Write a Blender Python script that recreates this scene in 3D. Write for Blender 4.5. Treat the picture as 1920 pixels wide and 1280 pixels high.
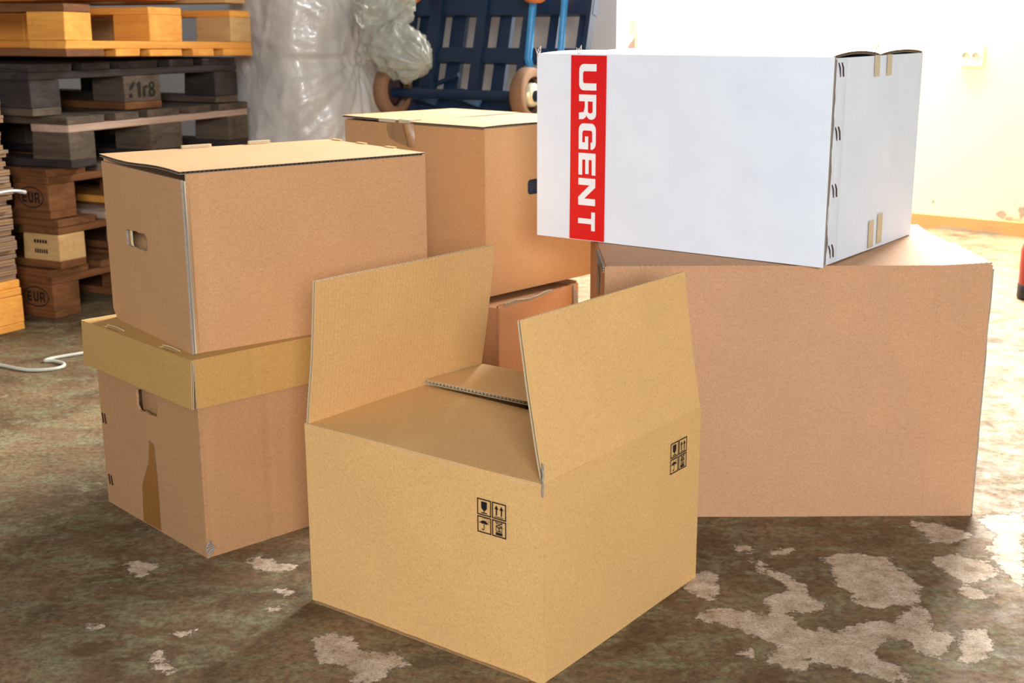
import bpy, bmesh, math, random
import numpy as np
from mathutils import Vector, Matrix, noise as mnoise

for _o in list(bpy.data.objects):
    bpy.data.objects.remove(_o)
scene = bpy.context.scene
COL = scene.collection
random.seed(7)
RAD = math.radians

# ------------------------------------------------------------------ camera
F_PX, PITCH, ROLL, CAM_H = 2380.518, RAD(14.1665), RAD(-.2799), .84
cam_data = bpy.data.cameras.new('camera')
cam_data.sensor_fit = 'HORIZONTAL'
cam_data.sensor_width = 36.0
cam_data.lens = F_PX / 1920 * 36.0
cam_data.clip_end = 60
cam = bpy.data.objects.new('camera', cam_data)
COL.objects.link(cam)
_fw = np.array([0, math.cos(PITCH), -math.sin(PITCH)])
_u0 = np.array([0, math.sin(PITCH), math.cos(PITCH)])
_r0 = np.array([1., 0, 0])
_rt = math.cos(ROLL) * _r0 + math.sin(ROLL) * _u0
_up = -math.sin(ROLL) * _r0 + math.cos(ROLL) * _u0
_m = Matrix.Identity(4)
for i in range(3):
    _m[i][0], _m[i][1], _m[i][2] = _rt[i], _up[i], -_fw[i]
_m[2][3] = CAM_H
cam.matrix_world = _m
cam_data.dof.use_dof = True
cam_data.dof.focus_distance = 1.95
cam_data.dof.aperture_fstop = 9.0
scene.camera = cam

# ------------------------------------------------------------------ world, light, exposure
world = bpy.data.worlds.new('world')
scene.world = world
world.use_nodes = True
world.node_tree.nodes['Background'].inputs[0].default_value = (.95, .97, 1.0, 1)
world.node_tree.nodes['Background'].inputs[1].default_value = .30
scene.view_settings.view_transform = 'Standard'
scene.view_settings.look = 'None'
scene.view_settings.exposure = 0.12
scene.view_settings.gamma = 1.0
scene.view_settings.use_curve_mapping = False


def area_light(name, loc, target, sx, sy, watts, col):
    l = bpy.data.lights.new(name, 'AREA')
    l.shape = 'RECTANGLE'
    l.size, l.size_y = sx, sy
    l.energy = watts
    l.color = col
    o = bpy.data.objects.new(name, l)
    o.location = loc
    o.rotation_euler = (Vector(target) - Vector(loc)).to_track_quat('-Z', 'Y').to_euler()
    COL.objects.link(o)
    return o


# front light added behind the camera, its source unseen (front faces are lit from there, the white box
# throws its shadow straight back) and daylight from the high window in the right wall, above the frame
area_light('added_front_light', (.5, -3.0, 1.6), (.05, 2.6, .35), 1.1, .9, 215, (.985, .99, 1.0))
area_light('window_right_offscreen', (1.55, 5.22, 2.1), (-.1, 2.4, .3), 1.7, 1.1, 640, (1.0, .97, .9))

# ------------------------------------------------------------------ pixel helpers (photo is 1920 x 1280)
_O = np.array([0, 0, CAM_H])


def ray(x, y):
    return _fw + (x - 960) / F_PX * _rt + (640 - y) / F_PX * _up


def on_z(x, y, z=0.):
    d = ray(x, y)
    return _O + (z - CAM_H) / d[2] * d


def on_plane(x, y, p, n):
    d = ray(x, y)
    n = np.asarray(n, float)
    return _O + ((np.asarray(p) - _O) @ n) / (d @ n) * d


# ------------------------------------------------------------------ materials
def lin(r, g, b):
    return tuple(((c / 255) / 12.92 if c / 255 <= .04045 else ((c / 255 + .055) / 1.055) ** 2.4) for c in (r, g, b)) + (1,)


class NT:
    def __init__(self, name):
        self.m = bpy.data.materials.new(name)
        self.m.use_nodes = True
        self.t = self.m.node_tree
        self.b = self.t.nodes['Principled BSDF']

    def n(self, typ, **kw):
        nd = self.t.nodes.new(typ)
        for k, v in kw.items():
            if k.startswith('i_'):
                key = k[2:]
                key = int(key) if key.isdigit() else key.replace('_', ' ')
                if isinstance(v, bpy.types.NodeSocket):
                    self.t.links.new(v, nd.inputs[key])
                else:
                    nd.inputs[key].default_value = v
            else:
                setattr(nd, k, v)
        return nd

    def l(self, a, b):
        self.t.links.new(a, b)

    def noise(self, vec, scale, detail=3, rough=.55, dist=0.):
        return self.n('ShaderNodeTexNoise', i_Vector=vec, i_Scale=scale, i_Detail=detail, i_Roughness=rough, i_Distortion=dist).outputs[0]

    def ramp(self, fac, stops):
        r = self.n('ShaderNodeValToRGB', i_0=fac)
        e = r.color_ramp.elements
        e[0].position, e[0].color = stops[0]
        e[1].position, e[1].color = stops[-1]
        for p, c in stops[1:-1]:
            x = e.new(p)
            x.color = c
        return r.outputs[0]

    def mix(self, fac, a, b, mode='MIX'):
        nd = self.n('ShaderNodeMix', data_type='RGBA', blend_type=mode)
        for i, v in ((0, fac), (6, a), (7, b)):
            if isinstance(v, bpy.types.NodeSocket):
                self.l(v, nd.inputs[i])
            else:
                nd.inputs[i].default_value = v
        return nd.outputs[2]

    def math(self, op, a, b=0., clamp=False):
        nd = self.n('ShaderNodeMath', operation=op, use_clamp=clamp)
        for i, v in ((0, a), (1, b)):
            if isinstance(v, bpy.types.NodeSocket):
                self.l(v, nd.inputs[i])
            else:
                nd.inputs[i].default_value = v
        return nd.outputs[0]

    def bump(self, h, strength, dist):
        nd = self.n('ShaderNodeBump', i_Height=h, i_Strength=strength, i_Distance=dist)
        self.l(nd.outputs[0], self.b.inputs['Normal'])

    def mapv(self, vec, scale):
        return self.n('ShaderNodeMapping', i_Vector=vec, i_Scale=scale).outputs[0]

    def uv(self):
        return self.n('ShaderNodeTexCoord').outputs['UV']

    def obj(self):
        return self.n('ShaderNodeTexCoord').outputs['Object']


def sc(c, k):
    return (min(c[0] * k, 1), min(c[1] * k, 1), min(c[2] * k, 1), 1)


def kraft(name, rgb, flute=.07, pitch=.0075, speck=1.0, rough=.78):
    k = NT(name)
    c = lin(*rgb)
    uv = k.uv()
    big = k.noise(uv, 9, 3)
    mid = k.noise(uv, 120, 3, .7)
    fib = k.noise(k.mapv(uv, (380, 240, 1)), 1.0, 3, .7)
    col = k.mix(big, sc(c, .90), sc(c, 1.09))
    g = k.ramp(mid, [(.30, (0, 0, 0, 1)), (.72, (1, 1, 1, 1))])
    col = k.mix(k.math('MULTIPLY', g, .42 * speck), col, (c[0] * .78, c[1] * .70, c[2] * .58, 1))
    f2 = k.ramp(fib, [(.36, (1, 1, 1, 1)), (.52, (0, 0, 0, 1))])
    col = k.mix(k.math('MULTIPLY', f2, .42 * speck), col, (c[0] * .62, c[1] * .55, c[2] * .45, 1))
    spk = k.ramp(k.noise(uv, 260, 1), [(.24, (1, 1, 1, 1)), (.30, (0, 0, 0, 1))])
    col = k.mix(k.math('MULTIPLY', spk, .45 * min(speck, 1)), col, (c[0] * .42, c[1] * .33, c[2] * .24, 1))
    sep = k.n('ShaderNodeSeparateXYZ', i_0=uv).outputs[0]
    wv = k.math('SINE', k.math('MULTIPLY', sep, 2 * math.pi / pitch))
    fl = k.math('MULTIPLY', wv, flute)
    h = k.math('ADD', fl, k.math('MULTIPLY', mid, .6))
    k.bump(h, .22, .0012)
    k.l(col, k.b.inputs['Base Color'])
    k.b.inputs['Roughness'].default_value = rough
    k.b.inputs['Specular IOR Level'].default_value = .25
    return k.m


def plain(name, rgb, rough=.6, metal=0., var=.12, scale=40, spec=.4, bump=0.):
    k = NT(name)
    c = lin(*rgb)
    o = k.obj()
    nz = k.noise(o, scale, 4, .6)
    k.l(k.mix(nz, sc(c, 1 - var), sc(c, 1 + var)), k.b.inputs['Base Color'])
    k.b.inputs['Roughness'].default_value = rough
    k.b.inputs['Metallic'].default_value = metal
    k.b.inputs['Specular IOR Level'].default_value = spec
    if bump:
        k.bump(nz, bump, .002)
    return k.m


def wood(name, rgb, dark, amt=.5, rough=.75):
    k = NT(name)
    a, d = lin(*rgb), lin(*dark)
    uv = k.uv()
    rnd = k.n('ShaderNodeObjectInfo').outputs['Random']
    off = k.n('ShaderNodeCombineXYZ', i_0=k.math('MULTIPLY', rnd, 13.7), i_1=k.math('MULTIPLY', rnd, 7.1)).outputs[0]
    v = k.n('ShaderNodeVectorMath', operation='ADD', i_0=uv, i_1=off).outputs[0]
    g = k.noise(k.mapv(v, (4, 70, 1)), 1.0, 5, .65, .6)
    s = k.noise(k.mapv(v, (1.5, 6, 1)), 1.6, 4, .6)
    m = k.math('ADD', k.math('MULTIPLY', k.ramp(g, [(.35, (0, 0, 0, 1)), (.66, (1, 1, 1, 1))]), .55),
               k.math('MULTIPLY', k.ramp(s, [(.35, (0, 0, 0, 1)), (.7, (1, 1, 1, 1))]), .55))
    col = k.mix(k.math('MULTIPLY', m, amt), a, d)
    col = k.mix(k.math('MULTIPLY', rnd, .35), col, k.mix(.5, a, d), 'MIX')
    spots = k.ramp(k.noise(v, 14, 2), [(.22, (1, 1, 1, 1)), (.28, (0, 0, 0, 1))])
    col = k.mix(k.math('MULTIPLY', spots, .6), col, sc(d, .5))
    k.l(col, k.b.inputs['Base Color'])
    k.b.inputs['Roughness'].default_value = rough
    k.b.inputs['Specular IOR Level'].default_value = .25
    k.bump(k.math('ADD', g, s), .5, .003)
    return k.m


M = {}
M['kraft_a'] = kraft('kraft_open_box', (226, 182, 121))
M['kraft_a_in'] = kraft('kraft_open_box_inside', (222, 177, 118), flute=.22)
M['kraft_b'] = kraft('kraft_lid_box', (186, 143, 102))
M['kraft_lid'] = kraft('kraft_lid', (196, 155, 92))
M['kraft_c'] = kraft('kraft_upper_box', (202, 156, 112))
M['kraft_d'] = kraft('kraft_back_box', (194, 150, 106))
M['kraft_e'] = kraft('kraft_low_box', (186, 138, 98))
M['kraft_f'] = kraft('kraft_large_box', (198, 154, 118), flute=.1)
M['edge'] = plain('cut_board_edge', (205, 185, 150), .85, var=.3, scale=300)
M['edge_grey'] = plain('torn_board_edge', (150, 140, 128), .85, var=.4, scale=200)
M['edge_tan'] = plain('scuffed_board_edge', (158, 126, 88), .9, var=.35, scale=120)
M['raw_edge'] = plain('raw_grey_board', (122, 102, 98), .9, var=.3, scale=150)
M['medium'] = plain('fluting_paper', (150, 118, 80), .9, var=.25, scale=200)
M['white'] = kraft('white_board', (228, 237, 250), flute=.04, speck=.07, rough=.6)
M['white_end'] = kraft('white_board_mottled', (228, 237, 250), flute=.04, speck=.25, rough=.65)
M['red'] = plain('red_print', (216, 10, 18), .45, var=.1, scale=120)
M['letter'] = plain('white_print', (240, 242, 246), .5, var=.02)
M['black'] = plain('black_print', (24, 18, 22), .6, var=.2, scale=400)
M['tape'] = plain('brown_tape', (150, 100, 48), .28, var=.15, scale=60, spec=.5)
M['tape_pale'] = plain('aged_clear_tape', (196, 184, 154), .35, var=.1, scale=80)
M['tape_old'] = plain('peeling_tape', (150, 116, 80), .3, var=.25, scale=60)
M['wire'] = plain('staple_wire', (70, 40, 34), .45, .6, var=.2)
M['ribbed'] = plain('ribbed_dark_sheet', (70, 74, 96), .5)
M['string'] = plain('frayed_string', (215, 205, 190), .8)
M['w_orange'] = wood('fresh_orange_pine', (246, 178, 84), (196, 108, 34), .6)
M['w_brown'] = wood('brown_pallet_wood', (146, 94, 54), (58, 33, 19), .88)
M['w_grey'] = wood('weathered_grey_wood', (112, 96, 80), (46, 36, 32), .9)
M['w_dark'] = wood('dark_old_wood', (74, 64, 60), (22, 17, 19), .95)
M['w_pale'] = wood('pale_pine', (220, 182, 124), (150, 100, 54), .5)
M['w_pink'] = wood('bleached_board', (206, 176, 156), (120, 92, 74), .6)
M['ink'] = plain('burnt_brand_mark', (26, 16, 12), .8)
M['blue'] = plain('dark_blue_paint', (18, 40, 66), .42, var=.3, scale=25, spec=.5)
M['blue_lit'] = plain('daylit_blue_tube', (60, 140, 196), .35, var=.25, scale=18)  # cart blue lightened, daylight put into the tube colour
M['rubber'] = plain('brown_rubber_tyre', (134, 100, 72), .8, var=.25, scale=60)
M['rubber_d'] = plain('dark_wheel_rim', (52, 34, 34), .6, var=.3)
M['hub'] = plain('cream_metal_hub', (236, 226, 190), .3, .3, var=.08)
M['hub_o'] = plain('orange_wheel', (206, 122, 60), .6)
M['cable'] = plain('grey_white_cable', (206, 206, 190), .4, var=.12, scale=60)
M['strap'] = plain('white_film_strap', (230, 232, 236), .2, var=.1, spec=.7)
M['sheet_a'] = kraft('flat_carton_grey', (150, 124, 104), speck=.8)
M['sheet_b'] = kraft('flat_carton_brown', (158, 124, 92), speck=.8)
M['red_can'] = plain('dark_red_paint', (170, 34, 30), .4)
M['black_foot'] = plain('black_plastic_foot', (30, 22, 26), .5)
M['yellow'] = plain('pale_yellow_panel', (250, 238, 146), .6, var=.04)
M['cream'] = plain('cream_panel', (250, 244, 214), .6, var=.03)
M['taupe'] = plain('taupe_fill', (140, 118, 108), .7)


def wall_paint(name, rgb, stain, lower=None, zsplit=0., rough=.85):
    k = NT(name)
    o = k.obj()
    c = lin(*rgb)
    n1 = k.noise(o, 2.2, 5, .6)
    n2 = k.noise(o, 30, 4, .6)
    col = k.mix(n1, sc(c, .92), sc(c, 1.05))
    z = k.n('ShaderNodeSeparateXYZ', i_0=o).outputs[2]
    if lower:
        f = k.math('LESS_THAN', k.math('ADD', z, k.math('MULTIPLY', k.noise(o, 6), .01)), zsplit)
        col = k.mix(f, col, lin(*lower))
    s = k.ramp(k.noise(o, 5.5, 6, .65), [(.60, (0, 0, 0, 1)), (.68, (1, 1, 1, 1))])
    low = k.math('MULTIPLY', s, k.ramp(z, [(0.0, (1, 1, 1, 1)), (.35, (0, 0, 0, 1))]))
    col = k.mix(k.math('MULTIPLY', low, .7), col, lin(*stain))
    k.l(col, k.b.inputs['Base Color'])
    k.b.inputs['Roughness'].default_value = rough
    k.bump(n2, .15, .002)
    return k.m


M['wall_grey'] = wall_paint('grey_plaster', (212, 206, 202), (120, 104, 90))
M['wall_cream'] = wall_paint('cream_plaster', (252, 250, 238), (150, 110, 84), (250, 230, 184), .76)
M['stain'] = plain('plaster_stain', (172, 152, 132), .9, var=.3, scale=60)
M['skirt'] = plain('orange_brown_skirting', (214, 150, 92), .6, var=.2, scale=12)


def film(name, rgb, alpha, rough, tr):
    k = NT(name)
    o = k.obj()
    n1 = k.noise(k.mapv(o, (5, 5, 9)), 1.2, 5, .6, 1.2)
    c = lin(*rgb)
    k.l(k.mix(n1, sc(c, .80), sc(c, 1.06)), k.b.inputs['Base Color'])
    k.b.inputs['Roughness'].default_value = rough
    k.b.inputs['Specular IOR Level'].default_value = .7
    k.b.inputs['Coat Weight'].default_value = .3
    k.b.inputs['Coat Roughness'].default_value = .12
    k.b.inputs['Transmission Weight'].default_value = tr
    k.b.inputs['Alpha'].default_value = alpha
    k.bump(k.noise(k.mapv(o, (14, 14, 10)), 1.0, 5, .6, 2.5), .3, .012)
    return k.m


M['film'] = film('cloudy_plastic_film', (212, 206, 198), 1.0, .34, .0)
M['film_tail'] = film('thin_plastic_film', (200, 202, 186), .5, .25, .1)


# ------------------------------------------------------------------ object helpers
def link(name, me, parent=None, loc=(0, 0, 0), rot=(0, 0, 0)):
    o = bpy.data.objects.new(name, me)
    COL.objects.link(o)
    o.location = loc
    o.rotation_euler = rot
    if parent is not None:
        o.parent = parent
    return o


def tag(o, label=None, cat=None, group=None, kind=None):
    if label:
        o['label'] = label
    if cat:
        o['category'] = cat
    if group:
        o['group'] = group
    if kind:
        o['kind'] = kind
    return o


def thing(name, label, cat, loc, rz=0., group=None, rot=None):
    o = bpy.data.objects.new(name, None)
    o.empty_display_size = .05
    COL.objects.link(o)
    o.location = loc
    o.rotation_euler = rot if rot else (0, 0, rz)
    return tag(o, label, cat, group)


class MB:
    """collects quads / polygons with metric uv and material index"""

    def __init__(self):
        self.v, self.f, self.uv, self.mi, self.sm = [], [], [], [], []

    def face(self, pts, uvs=None, mi=0, smooth=False):
        b = len(self.v)
        self.v += [tuple(float(c) for c in p) for p in pts]
        self.f.append(tuple(range(b, b + len(pts))))
        self.uv += list(uvs) if uvs else [(p[0] + p[1], p[2]) for p in self.v[b:]]
        self.mi.append(mi)
        self.sm.append(smooth)

    def grid(self, P, UV, mi=0, smooth=True, flip=False):
        """P: (nu,nv,3) array sharing vertices"""
        nu, nv = P.shape[:2]
        b = len(self.v)
        self.v += [tuple(map(float, p)) for p in P.reshape(-1, 3)]
        uvf = UV.reshape(-1, 2)
        for i in range(nu - 1):
            for j in range(nv - 1):
                q = [i * nv + j, (i + 1) * nv + j, (i + 1) * nv + j + 1, i * nv + j + 1]
                if flip:
                    q.reverse()
                self.f.append(tuple(b + k for k in q))
                self.uv += [tuple(map(float, uvf[k])) for k in q]
                self.mi.append(mi)
                self.sm.append(smooth)

    def box(self, x0, x1, y0, y1, z0, z1, mi=0):
        c = [(x, y, z) for z in (z0, z1) for y in (y0, y1) for x in (x0, x1)]
        for q, a, bx in (((0, 2, 3, 1), 0, 1), ((4, 5, 7, 6), 0, 1), ((0, 1, 5, 4), 0, 2), ((2, 6, 7, 3), 0, 2), ((0, 4, 6, 2), 1, 2), ((1, 3, 7, 5), 1, 2)):
            self.face([c[i] for i in q], [(c[i][a], c[i][bx]) for i in q], mi)

    def tube(self, path, r, n=10, mi=0, cap=True):
        path = [Vector(p) for p in path]
        rings = []
        for i, p in enumerate(path):
            d = (path[min(i + 1, len(path) - 1)] - path[max(i - 1, 0)]).normalized()
            a = d.orthogonal().normalized()
            if i and rings:
                a = (prev - d * prev.dot(d)).normalized()
            prev = a
            bb = d.cross(a)
            rr = r[i] if isinstance(r, (list, tuple)) else r
            rings.append([p + (a * math.cos(t) + bb * math.sin(t)) * rr for t in [2 * math.pi * k / n for k in range(n)]])
        P = np.array([[tuple(q) for q in ring + ring[:1]] for ring in rings])
        UV = np.array([[(k / n * 6.28 * .02, i * .05) for k in range(n + 1)] for i in range(len(rings))])
        self.grid(P, UV, mi, True, flip=True)
        if cap:
            self.face([tuple(q) for q in rings[0]][::-1], None, mi)
            self.face([tuple(q) for q in rings[-1]], None, mi)

    def lathe(self, prof, axis_o, axis, n=28, mi=0, smooth=True):
        """profile of (radius, height) around axis"""
        ax = Vector(axis).normalized()
        a = ax.orthogonal().normalized()
        b = ax.cross(a)
        o = Vector(axis_o)
        P = np.array([[tuple(o + ax * h + (a * math.cos(2 * math.pi * k / n) + b * math.sin(2 * math.pi * k / n)) * r) for k in range(n + 1)] for r, h in prof])
        UV = np.array([[(k / n * .4, i * .03) for k in range(n + 1)] for i in range(len(prof))])
        self.grid(P, UV, mi, smooth)

    def mesh(self, name, mats, weld=False):
        me = bpy.data.meshes.new(name)
        me.from_pydata(self.v, [], self.f)
        ul = me.uv_layers.new(name='UVMap')
        ul.data.foreach_set('uv', np.array(self.uv, dtype=np.float32).ravel())
        me.polygons.foreach_set('material_index', np.array(self.mi, dtype=np.int32))
        me.polygons.foreach_set('use_smooth', np.array(self.sm, dtype=bool))
        for m in (mats if isinstance(mats, (list, tuple)) else [mats]):
            me.materials.append(m)
        if weld:
            bm = bmesh.new()
            bm.from_mesh(me)
            bmesh.ops.remove_doubles(bm, verts=bm.verts, dist=1e-5)
            bmesh.ops.recalc_face_normals(bm, faces=bm.faces)
            bm.to_mesh(me)
            bm.free()
        me.update()
        return me

    def build(self, name, mats, parent=None, weld=False, bevel=0., **kw):
        o = link(name, self.mesh(name, mats, weld), parent, **kw)
        if bevel:
            md = o.modifiers.new('bevel', 'BEVEL')
            md.width = bevel
            md.segments = 2
            md.limit_method = 'ANGLE'
            md.angle_limit = RAD(50)
        return o


def A3(*p):
    return np.array(p, float)


def surf(fn, nu, nv, su, sv):
    """sample fn(u,v)->point and its normal on a grid"""
    us, vs = np.linspace(0, 1, nu), np.linspace(0, 1, nv)
    P = np.array([[fn(u, v) for v in vs] for u in us])
    e = 1e-3
    N = np.zeros_like(P)
    for i, u in enumerate(us):
        for j, v in enumerate(vs):
            u0, u1, v0, v1 = max(u - e, 0), min(u + e, 1), max(v - e, 0), min(v + e, 1)
            n = np.cross(fn(u1, v) - fn(u0, v), fn(u, v1) - fn(u, v0))
            N[i, j] = n / (np.linalg.norm(n) + 1e-12)
    UV = np.array([[(u * su, v * sv) for v in vs] for u in us])
    return P, N, UV


def slab(mb, P, N, UV, a, b, mo, mi_, me):
    """closed slab between offsets -a (outer) and -b (inner) along N"""
    Q, R = P - N * a, P - N * b
    mb.grid(Q, UV, mo, True)
    mb.grid(R, UV, mi_, True, flip=True)
    for S, T, fl in ((Q[:, 0], R[:, 0], True), (Q[:, -1], R[:, -1], False), (Q[0], R[0], False), (Q[-1], R[-1], True)):
        G = np.stack([S, T], 1)
        n = len(S)
        U = np.array([[(k * .01, 0), (k * .01, .004)] for k in range(n)])
        mb.grid(G, U, me, False, flip=not fl)


def card(name, parent, fn, su, sv, mats, t=.0045, corr=True, nu=13, nv=9, pitch=.0075, lin_t=.0007):
    """a corrugated board panel: two liners with real fluting between; mats = out, in, edge, medium"""
    mb = MB()
    P, N, UV = surf(fn, nu, nv, su, sv)
    if corr:
        slab(mb, P, N, UV, 0, lin_t, 0, 2, 2)
        slab(mb, P, N, UV, t - lin_t, t, 2, 1, 2)
        nw = max(int(su / pitch) * 4, 8)
        us = np.linspace(0.002, .998, nw + 1)
        W = []
        for k, u in enumerate(us):
            x = u * (nu - 1)
            i = min(int(x), nu - 2)
            fr = x - i
            off = lin_t + (t - 2 * lin_t) * (.5 + .5 * math.sin(k * math.pi / 2))
            row = (P[i] * (1 - fr) + P[i + 1] * fr) - (N[i] * (1 - fr) + N[i + 1] * fr) * off
            W.append(row)
        W = np.array(W)
        U = np.array([[(u * su, j * .05) for j in range(nv)] for u in us])
        mb.grid(W, U, 3, True)
    else:
        slab(mb, P, N, UV, 0, t, 0, 1, 2)
    return mb.build(name, mats, parent)


def flat(o, ux, uy, W, Hh, warp=None, seed=0, wob=.0015):
    o, ux, uy = A3(*o), A3(*ux), A3(*uy)
    n = np.cross(ux, uy)

    def fn(u, v):
        p = o + ux * W * u + uy * Hh * v
        d = wob * mnoise.noise(Vector((u * 2.2 + seed * 9.1, v * 2.2 + seed * 3.3, seed))) * math.sin(math.pi * min(max(u, 0), 1)) ** .5 * 1.0 if wob else 0
        if warp:
            d += warp(u, v)
        return p + n * d
    return fn


def rag(fn, amp, seed, freq=14):
    """ragged far edge (v = 1)"""
    def g(u, v):
        return fn(u, v * (1 - amp * (mnoise.noise(Vector((u * freq, seed, 0))) * .5 + .5)))
    return g


def plate(name, parent, to3, outer, hole, t, mats, jitter=0., uvk=1.):
    """flat board with a cut-out: 2D outlines filled, extruded by t along inward"""
    bm = bmesh.new()

    def loop(pts):
        vs = [bm.verts.new((p[0], p[1], 0)) for p in pts]
        return [bm.edges.new((vs[i], vs[(i + 1) % len(vs)])) for i in range(len(vs))]
    es = loop(outer)
    for hl_ in (hole if hole and isinstance(hole[0][0], (list, tuple)) else [hole] if hole else []):
        es += loop(hl_)
    bmesh.ops.triangle_fill(bm, use_beauty=True, use_dissolve=False, edges=es)
    bmesh.ops.recalc_face_normals(bm, faces=bm.faces)
    for f in bm.faces:
        if f.normal.z < 0:
            f.normal_flip()
    top = list(bm.faces)
    ret = bmesh.ops.extrude_face_region(bm, geom=top)
    ev = [g for g in ret['geom'] if isinstance(g, bmesh.types.BMVert)]
    ef = [g for g in ret['geom'] if isinstance(g, bmesh.types.BMFace)]
    for v in ev:
        v.co.z = 0
    for v in bm.verts:
        if v not in ev:
            v.co.z = -t
    ul = bm.loops.layers.uv.new('UVMap')
    for f in bm.faces:
        nz = abs(f.normal.z)
        for l in f.loops:
            l[ul].uv = (l.vert.co.x, l.vert.co.y)
    eset = set(ef)
    bm.normal_update()
    for f in bm.faces:
        zs = [v.co.z for v in f.verts]
        if max(zs) - min(zs) > t * .5:
            f.material_index = 2
        elif zs[0] < -t * .5:
            f.material_index = 1
        else:
            f.material_index = 0
    for v in bm.verts:
        v.co = Vector(to3(v.co.x, v.co.y, v.co.z))
    bmesh.ops.recalc_face_normals(bm, faces=bm.faces)
    me = bpy.data.meshes.new(name)
    bm.to_mesh(me)
    bm.free()
    for m in mats:
        me.materials.append(m)
    return link(name, me, parent)


def rrect(x0, x1, y0, y1, r, n=4, jit=0., seed=0):
    rnd = random.Random(seed)
    pts = []
    for cx, cy, a0 in ((x1 - r, y0 + r, -90), (x1 - r, y1 - r, 0), (x0 + r, y1 - r, 90), (x0 + r, y0 + r, 180)):
        for k in range(n + 1):
            a = RAD(a0 + 90 * k / n)
            pts.append((cx + r * math.cos(a) + rnd.uniform(-jit, jit), cy + r * math.sin(a) + rnd.uniform(-jit, jit)))
    if jit:
        out = []
        for i, p in enumerate(pts):
            q = pts[(i + 1) % len(pts)]
            out.append(p)
            d = math.hypot(q[0] - p[0], q[1] - p[1])
            m = int(d / .008)
            for k in range(1, m):
                out.append((p[0] + (q[0] - p[0]) * k / m + rnd.uniform(-jit, jit), p[1] + (q[1] - p[1]) * k / m + rnd.uniform(-jit, jit)))
        pts = out
    return pts


def print2d(name, parent, polys, to3, mat, off=.0004):
    """flat print: list of polygons (outer, [holes]) in 2D, filled, laid on a face"""
    mbv, faces = [], []
    for poly in polys:
        outer, holes = poly if isinstance(poly, tuple) else (poly, [])
        bm = bmesh.new()
        es = []
        for pts in [outer] + holes:
            vs = [bm.verts.new((p[0], p[1], 0)) for p in pts]
            es += [bm.edges.new((vs[i], vs[(i + 1) % len(vs)])) for i in range(len(vs))]
        bmesh.ops.triangle_fill(bm, use_beauty=True, use_dissolve=False, edges=es)
        b = len(mbv)
        bm.verts.index_update()
        mbv += [to3(v.co.x, v.co.y, off) for v in bm.verts]
        for f in bm.faces:
            idx = [b + v.index for v in f.verts]
            if f.normal.z < 0 or f.calc_area() < 0:
                idx.reverse()
            faces.append(idx)
        bm.free()
    me = bpy.data.meshes.new(name)
    me.from_pydata([tuple(map(float, p)) for p in mbv], [], faces)
    me.materials.append(mat)
    me.update()
    return link(name, me, parent)


# to3 makers for box faces: (a right along the face seen from outside, b up, c outward)
def left_face(d, x=0., z=0.):
    return lambda a, b, c: (x - c, d - a, z + b)


def right_face(y=0., z=0.):
    return lambda a, b, c: (a, y - c, z + b)


# ------------------------------------------------------------------ setting: floor and walls
WALL_YAW = RAD(-38.8)
wd = A3(math.cos(WALL_YAW), math.sin(WALL_YAW), 0)      # runs to the right and nearer
wn = A3(math.sin(WALL_YAW), -math.cos(WALL_YAW), 0)     # faces the room


def poly_px(pts, ox, oy, k):
    return [on_z(ox + x * k, oy + y * k)[:2] for x, y in pts]


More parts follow.
